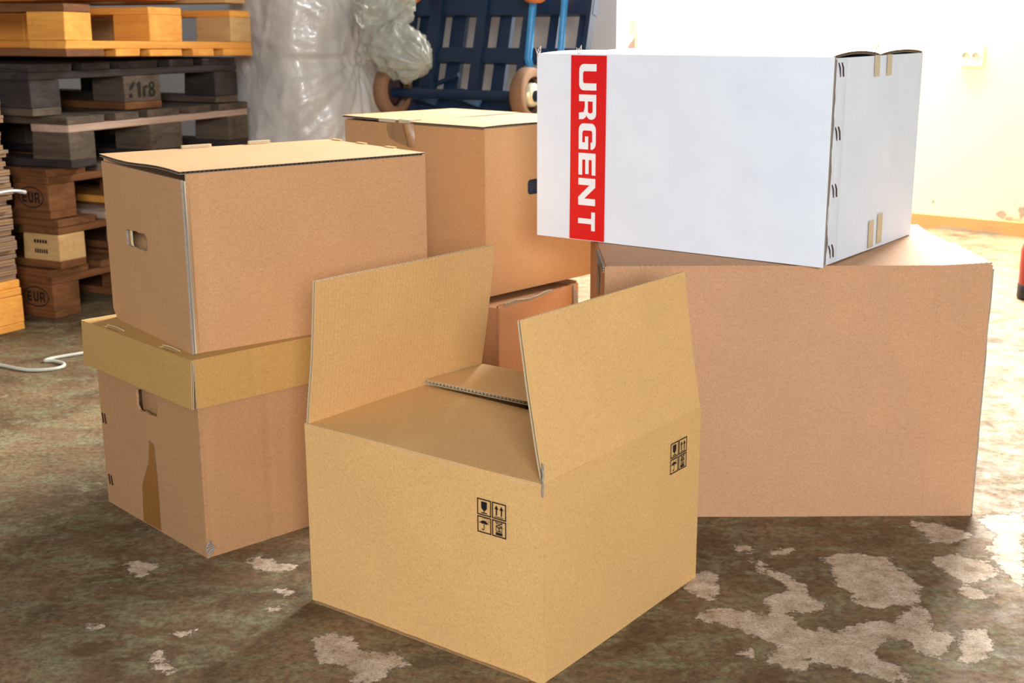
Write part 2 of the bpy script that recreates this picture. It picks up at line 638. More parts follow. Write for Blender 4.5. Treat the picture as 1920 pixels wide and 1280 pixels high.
R8 = lambda pts: poly_px(pts, 960, 940, .5)
R7 = lambda pts: poly_px(pts, 0, 900, .5)
PEEL = [
    R8([(1170, 215), (1230, 195), (1330, 200), (1400, 205), (1430, 245), (1490, 275), (1525, 320), (1520, 370), (1560, 420), (1580, 480), (1540, 490), (1500, 460), (1440, 440), (1510, 400), (1440, 390), (1370, 398), (1290, 380), (1290, 345), (1240, 325), (1200, 290), (1210, 250)]),
    R8([(685, 440), (740, 400), (850, 405), (960, 425), (1010, 415), (1060, 440), (1090, 475), (1140, 490), (1160, 465), (1210, 490), (1300, 460), (1400, 445), (1500, 455), (1560, 490), (1640, 485), (1650, 520), (1620, 585), (1560, 580), (1510, 560), (1500, 520), (1400, 525), (1350, 560), (1370, 590), (1440, 610), (1490, 650), (1470, 672), (1400, 670), (1300, 635), (1200, 620), (1100, 580), (1130, 620), (1060, 635), (960, 600), (950, 570), (990, 555), (1000, 540), (900, 500), (830, 480), (780, 455)]),
    R8([(895, 220), (930, 225), (960, 255), (1040, 285), (1090, 310), (1120, 360), (1170, 385), (1165, 415), (1110, 415), (1000, 410), (940, 375), (960, 350), (1010, 345), (1040, 325), (1000, 290), (930, 265)]),
    R8([(640, 330), (690, 270), (740, 260), (775, 285), (770, 340), (740, 370), (680, 345)]),
    R8([(1580, 210), (1640, 200), (1740, 215), (1800, 235), (1830, 275), (1760, 290), (1700, 310), (1740, 330), (1810, 345), (1800, 360), (1690, 360), (1675, 340), (1690, 300), (1640, 270), (1600, 250)]),
    R8([(1500, 75), (1580, 80), (1700, 110), (1720, 130), (1640, 160), (1580, 150), (1550, 130)]),
    R8([(970, 180), (1060, 175), (1050, 195), (980, 200)]),
    R8([(830, 165), (910, 170), (890, 190), (840, 185)]),
    R8([(825, 555), (910, 560), (905, 582), (835, 578)]),
    R8([(1740, 60), (1920, 40), (1920, 330), (1850, 260), (1780, 180), (1820, 130)]),
    R8([(1690, 480), (1780, 470), (1800, 560), (1740, 610), (1680, 590)]),
    R7([(1180, 590), (1260, 570), (1320, 590), (1330, 630), (1380, 640), (1430, 640), (1500, 645), (1515, 690), (1450, 720), (1400, 760), (1340, 760), (1310, 710), (1270, 690), (1200, 680), (1180, 650)]),
    R7([(560, 655), (600, 640), (630, 680), (670, 725), (640, 730), (590, 700)]),
    R7([(470, 310), (550, 305), (590, 325), (560, 345), (520, 365), (490, 345)]),
    R7([(920, 305), (980, 290), (1060, 310), (1110, 320), (1050, 345), (940, 330)]),
    R7([(1040, 415), (1110, 410), (1080, 435)]),
    R7([(330, 530), (400, 535), (380, 555), (340, 555)]),
    R7([(620, 570), (720, 565), (700, 580), (640, 585)]),
    R7([(1000, 480), (1060, 470), (1070, 490), (1010, 495)]),
]


def sdf(poly, X, Y):
    p = np.array(poly)
    q = np.roll(p, -1, 0)
    best = np.full(X.shape, 9.)
    ins = np.zeros(X.shape, bool)
    for (ax, ay), (bx, by) in zip(p, q):
        ex, ey = bx - ax, by - ay
        t = np.clip(((X - ax) * ex + (Y - ay) * ey) / (ex * ex + ey * ey + 1e-12), 0, 1)
        best = np.minimum(best, np.hypot(X - ax - t * ex, Y - ay - t * ey))
        c = ((ay > Y) != (by > Y)) & (X < ex * (Y - ay) / (ey + 1e-12) + ax)
        ins ^= c
    return np.where(ins, best, -best)


def lines(fine0, fine1, step, lo, hi, coarse):
    a = list(np.arange(lo, fine0, coarse)) + list(np.arange(fine0, fine1, step)) + list(np.arange(fine1, hi + coarse, coarse))
    return np.array(a)


xs = lines(-1.5, 1.7, .011, -5, 5, .25)
ys = lines(1.15, 2.5, .011, -2.2, 8.5, .25)
X, Y = np.meshgrid(xs, ys, indexing='ij')
S = np.full(X.shape, -.5)
for pl in PEEL:
    S = np.maximum(S, sdf(pl, X, Y))
nx, ny = X.shape
verts = np.stack([X, Y, np.zeros_like(X)], -1).reshape(-1, 3)
ii = (np.arange(nx - 1)[:, None] * ny + np.arange(ny - 1)[None]).ravel()
quads = np.stack([ii, ii + ny, ii + ny + 1, ii + 1], 1)
fme = bpy.data.meshes.new('floor')
fme.from_pydata(verts.tolist(), [], quads.tolist())
at = fme.attributes.new('peel', 'FLOAT', 'POINT')
at.data.foreach_set('value', np.clip(S, -.3, .3).astype(np.float32).ravel())
floor = tag(link('floor', fme), 'worn concrete floor with peeling pale patches', None, kind='structure')

k = NT('worn_concrete')
o_ = k.obj()
pe = k.n('ShaderNodeAttribute', attribute_name='peel').outputs['Fac']
edge_n = k.math('SUBTRACT', k.noise(o_, 30, 9, .8), .45)
pm = k.math('ADD', pe, k.math('MULTIPLY', edge_n, .078))
mask = k.ramp(pm, [(0.0, (0, 0, 0, 1)), (.004, (1, 1, 1, 1))])
n_big = k.noise(o_, 2.6, 5, .6, .4)
n_mid = k.noise(k.mapv(o_, (12, 17, 12)), 1.0, 8, .75, .4)
n_fin = k.noise(o_, 85, 6, .78)
n_grit = k.noise(o_, 330, 2, .6)
base = k.mix(k.ramp(n_big, [(.36, (0, 0, 0, 1)), (.64, (1, 1, 1, 1))]), lin(98, 76, 50), lin(158, 129, 97))
moss = k.ramp(n_mid, [(.47, (0, 0, 0, 1)), (.60, (1, 1, 1, 1))])
base = k.mix(k.math('MULTIPLY', moss, .75), base, lin(148, 145, 112))
drk = k.ramp(k.noise(o_, 4.3, 9, .76, .2), [(.54, (0, 0, 0, 1)), (.66, (1, 1, 1, 1))])
base = k.mix(k.math('MULTIPLY', drk, .72), base, lin(66, 50, 33))
rust = k.ramp(k.noise(k.mapv(o_, (20, 30, 20)), 1.0, 8, .78), [(.55, (0, 0, 0, 1)), (.70, (1, 1, 1, 1))])
base = k.mix(k.math('MULTIPLY', rust, .6), base, lin(138, 92, 58))
flake = k.ramp(k.noise(o_, 13, 8, .74, .5), [(.645, (0, 0, 0, 1)), (.66, (1, 1, 1, 1))])
base = k.mix(k.math('MULTIPLY', flake, .7), base, lin(196, 180, 150))
base = k.mix(k.ramp(n_fin, [(.38, (1, 1, 1, 1)), (.58, (0, 0, 0, 1))]), base, k.mix(.62, base, lin(62, 46, 30)))
pale = k.mix(k.ramp(k.noise(o_, 30, 8, .8), [(.36, (0, 0, 0, 1)), (.66, (1, 1, 1, 1))]), lin(158, 132, 104), lin(226, 208, 186))
pale = k.mix(k.ramp(n_grit, [(.57, (0, 0, 0, 1)), (.68, (1, 1, 1, 1))]), pale, lin(124, 94, 70))
col = k.mix(mask, base, pale)
k.l(col, k.b.inputs['Base Color'])
hgt = k.math('ADD', k.math('MULTIPLY', mask, -.9), k.math('ADD', k.math('MULTIPLY', n_fin, .55), k.math('MULTIPLY', n_mid, .7)))
k.bump(hgt, .7, .006)
k.l(k.ramp(k.noise(o_, 18, 6, .7), [(.36, (.42, .42, .42, 1)), (.6, (.85, .85, .85, 1))]), k.b.inputs['Roughness'])
k.b.inputs['Specular IOR Level'].default_value = .22
fme.materials.append(k.m)


def wall_strip(name, p0, along, t0, t1, z0, z1, thick, mat):
    mb = MB()
    mb.box(t0, t1, 0, thick, z0, z1)
    return tag(mb.build(name, mat, None, loc=(p0[0], p0[1], 0), rot=(0, 0, math.atan2(along[1], along[0]))), kind='structure')


# lit wall in the passage: seen overexposed; a high window above the frame
WR0 = A3(1.778, 5.203, 0)
wr = wall_strip('wall_right', WR0, wd, -4.2, 3.2, 0, 1.35, .2, M['wall_cream'])
for nm, t0, t1, z0, z1 in (('wall_right_pier', -4.2, -1.15, 1.35, 3.0), ('wall_right_jamb', .65, 3.2, 1.35, 3.0), ('wall_right_lintel', -1.15, .65, 2.75, 3.0)):
    wall_strip(nm, WR0, wd, t0, t1, z0, z1, .2, M['wall_cream'])
mb = MB()
for t in (-1.15, -.55, .05, .60):
    mb.box(t, t + .05, .06, .12, 1.35, 2.75)
for z in (1.35, 2.70):
    mb.box(-1.15, .65, .06, .12, z, z + .05)
tag(mb.build('window_1', M['cream'], None, loc=tuple(WR0), rot=(0, 0, WALL_YAW)), kind='structure')
mb = MB()
mb.box(-4.2, 3.2, -.02, -.001, 0, .055)
tag(mb.build('baseboard_right', M['skirt'], None, loc=tuple(WR0), rot=(0, 0, WALL_YAW)), kind='structure')

def blob(cx, cz, rx, rz, seed):
    rr_ = random.Random(seed)
    return [(cx + rx * math.cos(t * .35) * rr_.uniform(.6, 1.15), cz + rz * math.sin(t * .35) * rr_.uniform(.6, 1.15)) for t in range(18)]


def wall_px(px, py):
    p = on_plane(px, py, WR0, wn)
    return float((p - WR0) @ wd), float(p[2])


for i_, (px_, py_, rx_, rz_) in enumerate(((1878, 402, .022, .018), (1892, 411, .018, .014), (1918, 398, .02, .03), (1750, 378, .008, .008), (1795, 428, .09, .008), (1850, 434, .07, .006))):
    cx_, cz_ = wall_px(px_, py_)
    tag(print2d('plaster_stain', wr, [blob(cx_, cz_, rx_, rz_, i_)], lambda a, b, c: (a, -c, b), M['stain'], .022 if cz_ < .06 else .001))
# grey pier wall behind the pallets and the cart; it ends at photo x = 1160
WB0 = A3(.366, 4.5, 0)
wall_strip('wall_back', WB0, wd, -4.2, 0, 0, 3.0, .07, M['wall_grey'])


# ------------------------------------------------------------------ cardboard boxes
def mats4(a, b, e='edge', m='medium'):
    return [M[a], M[b], M[e], M[m]]


T = .0045

# ---- 1. open box in front -------------------------------------------------
w, d, h = .410, .424, .277
tA = thing('open_cardboard_box', 'open kraft cardboard box with two raised flaps and black handling symbols', 'box', (.038, 1.497, 0), .926)
mA = mats4('kraft_a', 'kraft_a_in')
mAs = mats4('kraft_a', 'kraft_a_in', 'kraft_a')
front = card('side_panel', tA, flat((0, d, 0), (0, -1, 0), (0, 0, 1), d, h, seed=1), d, h, mAs, T, corr=False)
right = card('side_panel', tA, flat((0, T * .2, 0), (1, 0, 0), (0, 0, 1), w, h, seed=2, wob=.0008), w, h, mAs, T, corr=False)
card('side_panel', tA, flat((w, T, 0), (0, 1, 0), (0, 0, 1), d - 2 * T, h, seed=3), d, h, mAs, T, corr=False)
card('side_panel', tA, flat((w - T, d, 0), (-1, 0, 0), (0, 0, 1), w - 2 * T, h, seed=4), w, h, mAs, T, corr=False)
card('bottom_panel', tA, flat((T, T, .005), (1, 0, 0), (0, 1, 0), w - 2 * T, d - 2 * T, wob=0), w, d, mA, .004, corr=False)
# crushed bottom edge flaps peeping out below the front side
card('bottom_flap', tA, flat((-.0045, d - .01, .0012), (0, -1, 0), (1, 0, 0), d - .03, .05, wob=0, warp=lambda u, v: .002 * abs(mnoise.noise(Vector((u * 9, 2, 0))))), d, .05, mats4('edge_tan', 'kraft_a', 'edge_tan'), .0025, corr=False, nu=60, nv=3)


def tilt_flap(hx0, hx1, hy, hz, L0, L1, a0, a1, curl=0., seed=0, ragged=.0):
    def fn(u, v):
        a = RAD(a0 + (a1 - a0) * u)
        L = L0 + (L1 - L0) * u
        s = v * L
        x = hx0 + (hx1 - hx0) * u
        bow = curl * math.sin(math.pi * v) + .0015 * mnoise.noise(Vector((u * 3, v * 3, seed)))
        return A3(x, hy + s * math.sin(a) + bow * math.cos(a), hz + s * math.cos(a) - bow * math.sin(a))
    return fn


fl_r = card('flap', tA, tilt_flap(.003, w - .003, T * .2, h, .208, .206, 10, 9, .002, 3), w, .207, mA, T)
fl_l = card('flap', tA, tilt_flap(w - .003, .003, d - .001, h, .210, .214, -8.5, -7, -.002, 5), w, .212, mA, T)
# inner flaps folded flat: front one lies below, rear one slightly raised over it
card('flap', tA, lambda u, v: A3(v * .262, d - .005 - u * (d - .014), h + .0005 - .011 * v * v * (.25 + .75 * u) + .001 * mnoise.noise(Vector((u * 3, v * 3, 1.7)))), d, .262, mA, T)
card('flap', tA, lambda u, v: A3(w - v * .152, .008 + u * (d - .017), h + .0005 + .0075 * v), d, .152, [M['kraft_a'], M['kraft_a_in'], M['edge'], M['edge']], .0062)
# crease line and torn corner at the near fold
mb = MB()
for k_ in range(7):
    z = h - .012 + .006 * k_
    mb.tube([(-.0012 - .001 * math.sin(k_ * 2.1), -.0005, z - .004), (-.0022 + .0012 * math.sin(k_ * 3.3), -.0012, z), (-.001, 0, z + .004)], .0014, 6)
mb.build('torn_corner', M['edge_grey'], tA)


def sym_polys(s):
    """four handling symbols in an s x s block, origin bottom left"""
    P = []
    lw = .035

    def fr(x0, x1, y0, y1):
        P.append(([(x0, y0), (x1, y0), (x1, y1), (x0, y1)], [[(x0 + lw, y0 + lw), (x0 + lw, y1 - lw), (x1 - lw, y1 - lw), (x1 - lw, y0 + lw)]]))

    def q(*pts):
        P.append(list(pts))

    def bar(x0, x1, y0, y1):
        q((x0, y0), (x1, y0), (x1, y1), (x0, y1))
    fr(0, .485, .515, 1)
    fr(.515, 1, .515, 1)
    fr(0, .485, 0, .485)
    fr(.515, 1, 0, .485)
    # glass
    pts = [(.14, .92), (.14, .77)] + [(.24 - .1 * math.cos(RAD(a)), .77 - .11 * math.sin(RAD(a))) for a in range(15, 166, 15)] + [(.34, .77), (.34, .92)]
    q(*pts)
    bar(.225, .255, .60, .68)
    bar(.14, .34, .575, .605)
    # arrows
    for x in (.67, .84):
        bar(x - .022, x + .022, .62, .82)
        q((x - .065, .80), (x + .065, .80), (x, .92))
    bar(.61, .90, .57, .592)
    # umbrella and rain
    q(*([(.05 + .37 * i / 8, .27 + .10 * math.sin(math.pi * i / 8)) for i in range(9)][::-1] + [(.05, .262), (.11, .29), (.17, .262), (.235, .285), (.30, .262), (.36, .29), (.42, .262)]))
    bar(.223, .247, .11, .28)
    q((.223, .12), (.247, .12), (.235, .085), (.19, .075), (.155, .10), (.165, .125), (.185, .125), (.195, .105), (.215, .105))
    for x, y in ((.17, .41), (.25, .42), (.33, .43), (.31, .37), (.38, .39), (.385, .34)):
        bar(x, x + .025, y, y + .025)
    # stacking limit
    bar(.64, .87, .055, .14)
    fr2 = .02
    P.append(([(.645, .16), (.865, .16), (.865, .29), (.645, .29)], [[(.665, .18), (.665, .27), (.845, .27), (.845, .18)]]))
    P.append(([(.655, .30), (.855, .30), (.855, .43), (.655, .43)], [[(.67, .315), (.67, .415), (.84, .415), (.84, .315)]]))
    q((.62, .30), (.645, .29), (.89, .43), (.87, .445))
    q((.89, .30), (.865, .29), (.62, .43), (.64, .445))
    # figure in the middle carton
    for x0, x1, y0, y1 in ((.715, .80, .25, .265), (.715, .732, .22, .265), (.715, .80, .215, .23), (.783, .80, .185, .23), (.715, .80, .18, .195)):
        bar(x0, x1, y0, y1)
    return [(([(x * s, y * s) for x, y in p[0]], [[(x * s, y * s) for x, y in hh] for hh in p[1]]) if isinstance(p, tuple) else [(x * s, y * s) for x, y in p]) for p in P]


sy = sym_polys(.0475)


def shift(polys, dx, dy):
    return [(([(x + dx, y + dy) for x, y in p[0]], [[(x + dx, y + dy) for x, y in hh] for hh in p[1]]) if isinstance(p, tuple) else [(x + dx, y + dy) for x, y in p]) for p in polys]


tag(print2d('handling_symbols', front, shift(sy, d - .1045, .1895), left_face(d), M['black'], .0018), 'black printed handling symbols')
tag(print2d('handling_symbols', right, shift(sy, .3195, .195), right_face(T * .2), M['black'], .0014), 'black printed handling symbols')

# ---- 2. lidded box at the left -------------------------------------------
w, d, h = .420, .363, .335
tB = thing('lidded_storage_box', 'kraft storage box with overhanging lid, torn hand hole and brown tape strip', 'box', (-.494, 1.895, 0), .751)
mB = mats4('kraft_b', 'kraft_b', 'kraft_b')
i0 = .007
bh = .322
hole = rrect(.363 - .215, .363 - .142, .207, .245, .010, jit=.0018, seed=3)
dd = d - 2 * i0
plate('side_panel', tB, left_face(d - i0, x=i0), [(0, 0), (dd, 0), (dd, bh), (0, bh)], [(x - i0, y) for x, y in hole], T, mB)
rp = card('side_panel', tB, flat((i0, i0 + .0003, 0), (1, 0, 0), (0, 0, 1), w - 2 * i0, bh, seed=6, wob=.003, warp=lambda u, v: -.0016 * math.exp(-((u - .31) / .012) ** 2) - .0012 * math.exp(-((u - .025) / .012) ** 2)), w, bh, mB, T, corr=False, nu=60, nv=10)
card('side_panel', tB, flat((w - i0, i0, 0), (0, 1, 0), (0, 0, 1), dd, bh), d, bh, mB, T, corr=False)
card('side_panel', tB, flat((w - i0, d - i0, 0), (-1, 0, 0), (0, 0, 1), w - 2 * i0, bh), w, bh, mB, T, corr=False)
card('bottom_panel', tB, flat((i0 + T, i0 + T, .005), (1, 0, 0), (0, 1, 0), w - 2 * i0 - 2 * T, dd - 2 * T, wob=0), w, d, mB, .004, corr=False)
card('hand_hole_flap', tB, flat((i0 + .020, d - .13, .17), (0, -1, 0), (0, 0, 1), .12, .064, wob=0), .12, .06, mB, .003, corr=False).location = (0, 0, 0)
print2d('packing_tape', tB, [[(d - .222, .002), (d - .160, .002), (d - .158, .08), (d - .162, .155), (d - .178, .160), (d - .186, .12), (d - .216, .07)]], left_face(d, x=i0), M['tape'], .0009)
for yy, zz in ((.342, .161), (.337, .047)):
    mb = MB()
    for dx in (-.004, .005):
        mb.tube([(i0 - .0012, yy + dx + .002, zz + .009), (i0 - .0016, yy + dx - .002, zz - .009)], .0011, 6)
    mb.build('staple', M['wire'], tB)
# crumpled bottom corner
mb = MB()
for k_ in range(6):
    a = k_ * 1.05
    mb.tube([(i0 + .001 * math.cos(a), i0 - .001, .004 + .004 * k_), (i0 + .005 * math.cos(a) + .002, i0 - .0035, .010 + .004 * k_), (i0 + .010 + .004 * math.sin(a), i0 - .001, .012 + .003 * k_)], .0016, 6)
mb.build('crumpled_corner', M['edge_grey'], tB)
lid_z0, lid_z1 = .256, .335
mL = mats4('kraft_lid', 'kraft_b')
SLOTS = ((.249, .309), (.059, .113))
lid_top = plate('lid', tB, lambda a, b, c: (a, b, lid_z1 + c), [(-.004, -.004), (w + .004, -.004), (w + .004, d + .016), (-.004, d + .016)],
                [[(.0015, y0), (.0105, y0), (.0105, y1), (.0015, y1)] for y0, y1 in SLOTS], T, [M['kraft_lid'], M['kraft_b'], M['kraft_lid'], M['medium']])
card('lid_side', lid_top, flat((-.004, d + .016, lid_z0), (0, -1, 0), (0, 0, 1), d + .019, lid_z1 - lid_z0 - .0005, seed=8, warp=lambda u, v: .004 * (1 - v) * (.5 + u * .5)), d, .08, mL, .004)
card('lid_side', lid_top, flat((.001, -.0045, lid_z0), (1, 0, 0), (0, 0, 1), w + .003, lid_z1 - lid_z0 - .0005, seed=9, warp=lambda u, v: -.0012 * math.exp(-((u - .245) / .012) ** 2)), w, .08, mL, .004, corr=False, nu=50)
card('lid_side', lid_top, flat((w + .004, -.004, lid_z0), (0, 1, 0), (0, 0, 1), d + .02, lid_z1 - lid_z0), d, .08, mL, .004, corr=False)
card('lid_side', lid_top, flat((w + .004, d + .016, lid_z0), (-1, 0, 0), (0, 0, 1), w + .008, lid_z1 - lid_z0), w, .08, mL, .004, corr=False)
for y1, y0 in SLOTS:
    mb = MB()
    mb.tube([(.0110, y1, lid_z1 + .001), (.0118, (y0 + y1) / 2, lid_z1 + .0022), (.0110, y0, lid_z1 + .001)], .0012, 6)
    mb.build('lid_slot_tab', M['edge'], lid_top)

# ---- 3. upper left box with hand hole --------------------------------------
w, d, h = .446, .333, .286
zC = .3352
tC = thing('hand_hole_box', 'closed kraft box with end hand hole resting on lidded storage box', 'box', (-.501, 1.925, zC), .654)
mC = mats4('kraft_c', 'kraft_b')
mCe = [M['kraft_c'], M['kraft_b'], M['edge_grey'], M['medium']]
hl = h - .011
hole = rrect(d - .243, d - .153, .141, .170, .008, jit=.0012, seed=5)
# end panel with chamfered lower left corner, in two layers
plate('side_panel', tC, left_face(d), [(0.018, 0), (d, 0), (d, hl - .002), (0, hl), (0, .016)], hole, .004, mCe)
plate('side_panel', tC, left_face(d, x=.0055), [(0.018, 0), (d - .002, 0), (d - .002, hl - .004), (0, hl - .002), (0, .016)], rrect(d - .238, d - .150, .138, .172, .008), .004, [M['kraft_c'], M['kraft_b'], M['edge'], M['medium']])
card('side_panel', tC, flat((.0102, .0015, 0), (1, 0, 0), (0, 0, 1), w - .0102, h - T, seed=11, wob=.002, warp=lambda u, v: -.0015 * math.exp(-((u - .04) / .02) ** 2)), w, h, mC, T, corr=False, nu=50)
card('side_panel', tC, flat((w, T, 0), (0, 1, 0), (0, 0, 1), d - 2 * T, h - T), d, h, mC, T, corr=False)
card('side_panel', tC, flat((w - T, d, 0), (-1, 0, 0), (0, 0, 1), w - 2 * T, h - T), w, h, mC, T, corr=False)
card('bottom_panel', tC, flat((.01, T, .005), (1, 0, 0), (0, 1, 0), w - 2 * T - .01, d - 2 * T, wob=0), w, d, mC, .0045, corr=False)
card('hand_hole_flap', tC, flat((.030, d - .13, .118), (0, -1, 0), (0, 0, 1), .13, .046, wob=0), .13, .05, mC, .003, corr=False)
card('top_panel', tC, lambda u, v: A3(-.001 + u * (w + .001), .001 + v * (d + .003), h - .003 * math.sin(math.pi * u) * math.sin(math.pi * v) + .002 * math.sin(v * 7) * (1 - u)), w, d, [M['kraft_c'], M['kraft_c'], M['edge_grey'], M['medium']], T, nu=15)
for x0, x1 in ((.168, .224), (.298, .341)):
    mb = MB()
    mb.box(x0 - .02, x1 - .02, d - .0005, d + .006, h - .006, h + .006)
    mb.build('locking_tab', M['edge'], tC)
for y0, y1 in ((.29, .32), (.20, .23), (.10, .13)):
    mb = MB()
    mb.box(w - .001, w + .005, y0, y1, h - .008, h + .002)
    mb.build('locking_tab', M['kraft_a'], tC)
# folded outer seam layers bulging at the near edge
for k_ in range(2):
    card('seam_layer', tC, (lambda k_: lambda u, v: A3(.004 + .003 * k_ + u * .0035, -.0008 * k_ - .0022 - .0028 * math.sin(math.pi * v) * (1 - u), .004 + v * (hl - .012)))(k_), .006, h, [M['kraft_c'] if k_ else M['edge'], M['kraft_b'], M['edge_grey'], M['medium']], .0012, corr=False, nu=4, nv=14)

# ---- 4/5. box behind on a lower crumpled box -------------------------------
w, d, h = .343, .437, .350
zD = .284
tD = thing('taped_box', 'closed kraft box with torn tape on its top edge, stacked behind', 'box', (-.053, 2.575, zD), .817)
mD = mats4('kraft_d', 'kraft_b', 'kraft_d')
card('side_panel', tD, flat((0, d, 0), (0, -1, 0), (0, 0, 1), d, h - .006, seed=13), d, h, mD, T, corr=False)
hole = rrect(.129, .205, .200, .232, .009)
plate('side_panel', tD, right_face(T * .2), [(T * .5, 0), (w, 0), (w, h - T), (T * .5, h - T)], hole, T, mD)
card('side_panel', tD, flat((w, T, 0), (0, 1, 0), (0, 0, 1), d - 2 * T, h - T), d, h, mD, T, corr=False)
card('side_panel', tD, flat((w - T, d, 0), (-1, 0, 0), (0, 0, 1), w - 2 * T, h - T), w, h, mD, T, corr=False)
card('bottom_panel', tD, flat((T, T, .005), (1, 0, 0), (0, 1, 0), w - 2 * T, d - 2 * T, wob=0), w, d, mD, .0045, corr=False)
mTop = [M['kraft_d'], M['kraft_d'], M['edge_grey'], M['medium']]
card('top_flap', tD, lambda u, v: A3(-.002 + u * (w + .002), .002 + v * (d / 2 - .003), h + .0015 * math.sin(u * 6) * (1 - u)), w, d / 2, mTop, T)
card('top_flap', tD, lambda u, v: A3(-.002 + u * (w + .002), d / 2 + .001 + v * (d / 2 + .006), h + .001 + .003 * v * (1 - u)), w, d / 2, mTop, T)
mb = MB()
for i in range(12):
    z = .198 + i * .0035
    mb.tube([(.12, .020, z), (.212, .020, z)], .0016, 6)
mb.build('ribbed_insert', M['ribbed'], tD)
# torn brown tape hanging over the top edge, with a dark rip
print2d('torn_tape', tD, [[(d - .292, .349), (d - .211, .349), (d - .205, .302), (d - .222, .296), (d - .262, .304), (d - .285, .312), (d - .295, .33)]], left_face(d), M['tape_old'], .0018)
card('tape_fold', tD, lambda u, v: A3(-.002 - .016 * math.sin(math.pi * u) * (.35 + .65 * v), .236 - .028 * u - .006 * (1 - v), .298 + .048 * v), .03, .05, [M['tape_old'], M['tape_old'], M['tape_old'], M['medium']], .0005, corr=False, nu=10, nv=6)
mb = MB()
mb.box(-.004, .03, d - .170, d - .12, h - .004, h + .003)
mb.box(-.004, .03, .218, .252, h - .004, h + .0035)
mb.build('top_tape', M['tape_pale'], tD, bevel=.001)

tE = thing('crumpled_low_box', 'low kraft box with frayed top edges under the taped box', 'box', (-.027, 2.535, 0), .934)
w, d, h = .296, .40, .283
mE = mats4('kraft_e', 'kraft_b', 'kraft_e')
card('side_panel', tE, rag(flat((0, d, 0), (0, -1, 0), (0, 0, 1), d, h - .012, seed=21), .01, 3), d, h, mE, T, corr=False, nu=40)
card('side_panel', tE, rag(flat((0, T * .2, 0), (1, 0, 0), (0, 0, 1), w, h - .004, seed=22, wob=.003), .035, 6, 9), w, h, mE, T, nu=60)
card('side_panel', tE, flat((w, T, 0), (0, 1, 0), (0, 0, 1), d - 2 * T, h - .004), d, h, mE, T, corr=False)
card('side_panel', tE, flat((w - T, d, 0), (-1, 0, 0), (0, 0, 1), w - 2 * T, h - .004), w, h, mE, T, corr=False)
card('top_flap', tE, flat((0.006, .012, h - .014), (1, 0, 0), (0, 1, 0), w - .012, d - .02, wob=0), w, d, [M['kraft_e'], M['kraft_b'], M['edge_grey'], M['medium']], .004, corr=False)
mb = MB()
for i in range(5):
    x = w - .022 + i * .004
    mb.tube([(x, -.002, .10), (x + .002 * math.sin(i), -.004, .18), (x - .002, -.002, h - .01 - .006 * i)], .0018, 6)
mb.build('crushed_edge', M['edge_grey'], tE)
card('torn_strip', tE, rag(lambda u, v: A3(.02 + u * .17, -.003 - .006 * v * math.sin(math.pi * u), h - .013 + .009 * v + .002 * math.sin(u * 9)), .5, 4, 8), .17, .02, [M['edge_grey'], M['kraft_b'], M['edge_grey'], M['medium']], .002, corr=False, nu=30, nv=4)

# ---- 6. large box at the right ---------------------------------------------
w, d, h = .400, .643, .446
tF = thing('large_plain_box', 'large plain kraft box carrying the white box', 'box', (.798, 2.071, 0), 1.568)
mF = mats4('kraft_f', 'kraft_b', 'kraft_f')
hF = h - .002


def rib_f(u, v):
    r = 0.
    if u > .72:
        r += .0011 * math.sin(u * d * 2 * math.pi / .0105) * min((u - .72) / .12, 1) * (.4 + .6 * mnoise.noise(Vector((u * 40, 0, 3))) ** 2 * 4)
    return r


card('side_panel', tF, flat((0, d, 0), (0, -1, 0), (0, 0, 1), d, hF, seed=31, warp=rib_f, wob=.002), d, h, mF, .005, corr=False, nu=260, nv=6)
sL = card('side_panel', tF, flat((w - .004, d + .0005, 0), (-1, 0, 0), (0, 0, 1), w - .005, hF - .001, wob=0), w, h, [M['kraft_f'], M['kraft_b'], M['kraft_f'], M['medium']], .005, corr=False)
card('side_panel', tF, flat((w, .01, 0), (0, 1, 0), (0, 0, 1), d - .02, hF - .002), d, h, mF, .005, corr=False)
card('bottom_panel', tF, flat((.006, .008, .006), (1, 0, 0), (0, 1, 0), w - .012, d - .014, wob=0), w, d, mF, .005, corr=False)
# right side wall: layered edge standing proud of the front, wavy
for k_ in range(2):
    card('side_panel', tF, (lambda k_: lambda u, v: A3(.004 + .004 * k_ + u * (w - .01), -.0015 - .0042 * k_ - .0025 * mnoise.noise(Vector((v * 6 + k_ * 5, 1, 0))), v * (h - .004 - .006 * k_)))(k_), w, h, [M['edge_grey'], M['kraft_b'], M['edge_grey'], M['medium']], .0028, corr=False, nu=3, nv=24)


# top flaps: corrugated, flat under the white box, curling up behind on the right
def topF(y0, y1, s):
    def fn(u, v):
        x = -.001 + u * (w * .5)
        y = y0 + (y1 - y0) * v
        rr = max(0., (.12 - y) / .12)
        up_ = .004 * rr * rr - .003 * math.exp(-((y - .2) / .12) ** 2) * (1 - u)
        sc_ = .0007 * math.sin(y * 2 * math.pi / .0095) * math.exp(-u * 40)
        return A3(x, y, h - .001 + up_ + sc_)
    return fn


card('top_flap', tF, topF(.002, d - .002, 0), w / 2, d, [M['kraft_f'], M['kraft_b'], M['kraft_f'], M['medium']], .004, corr=False, nu=24, nv=140)


def topF2(u, v):
    x = w * .5 + .001 + u * (w * .5)
    y = .002 + (d - .004) * v
    rr = max(0., (.18 - y) / .18)
    return A3(x, y, h - .001 + .004 * min(rr * 1.6, 1) * max(0., (u - .62) / .38) ** 1.5)


card('top_flap', tF, topF2, w / 2, d, [M['kraft_f'], M['kraft_b'], M['edge_grey'], M['medium']], .004, corr=False, nu=14, nv=30)
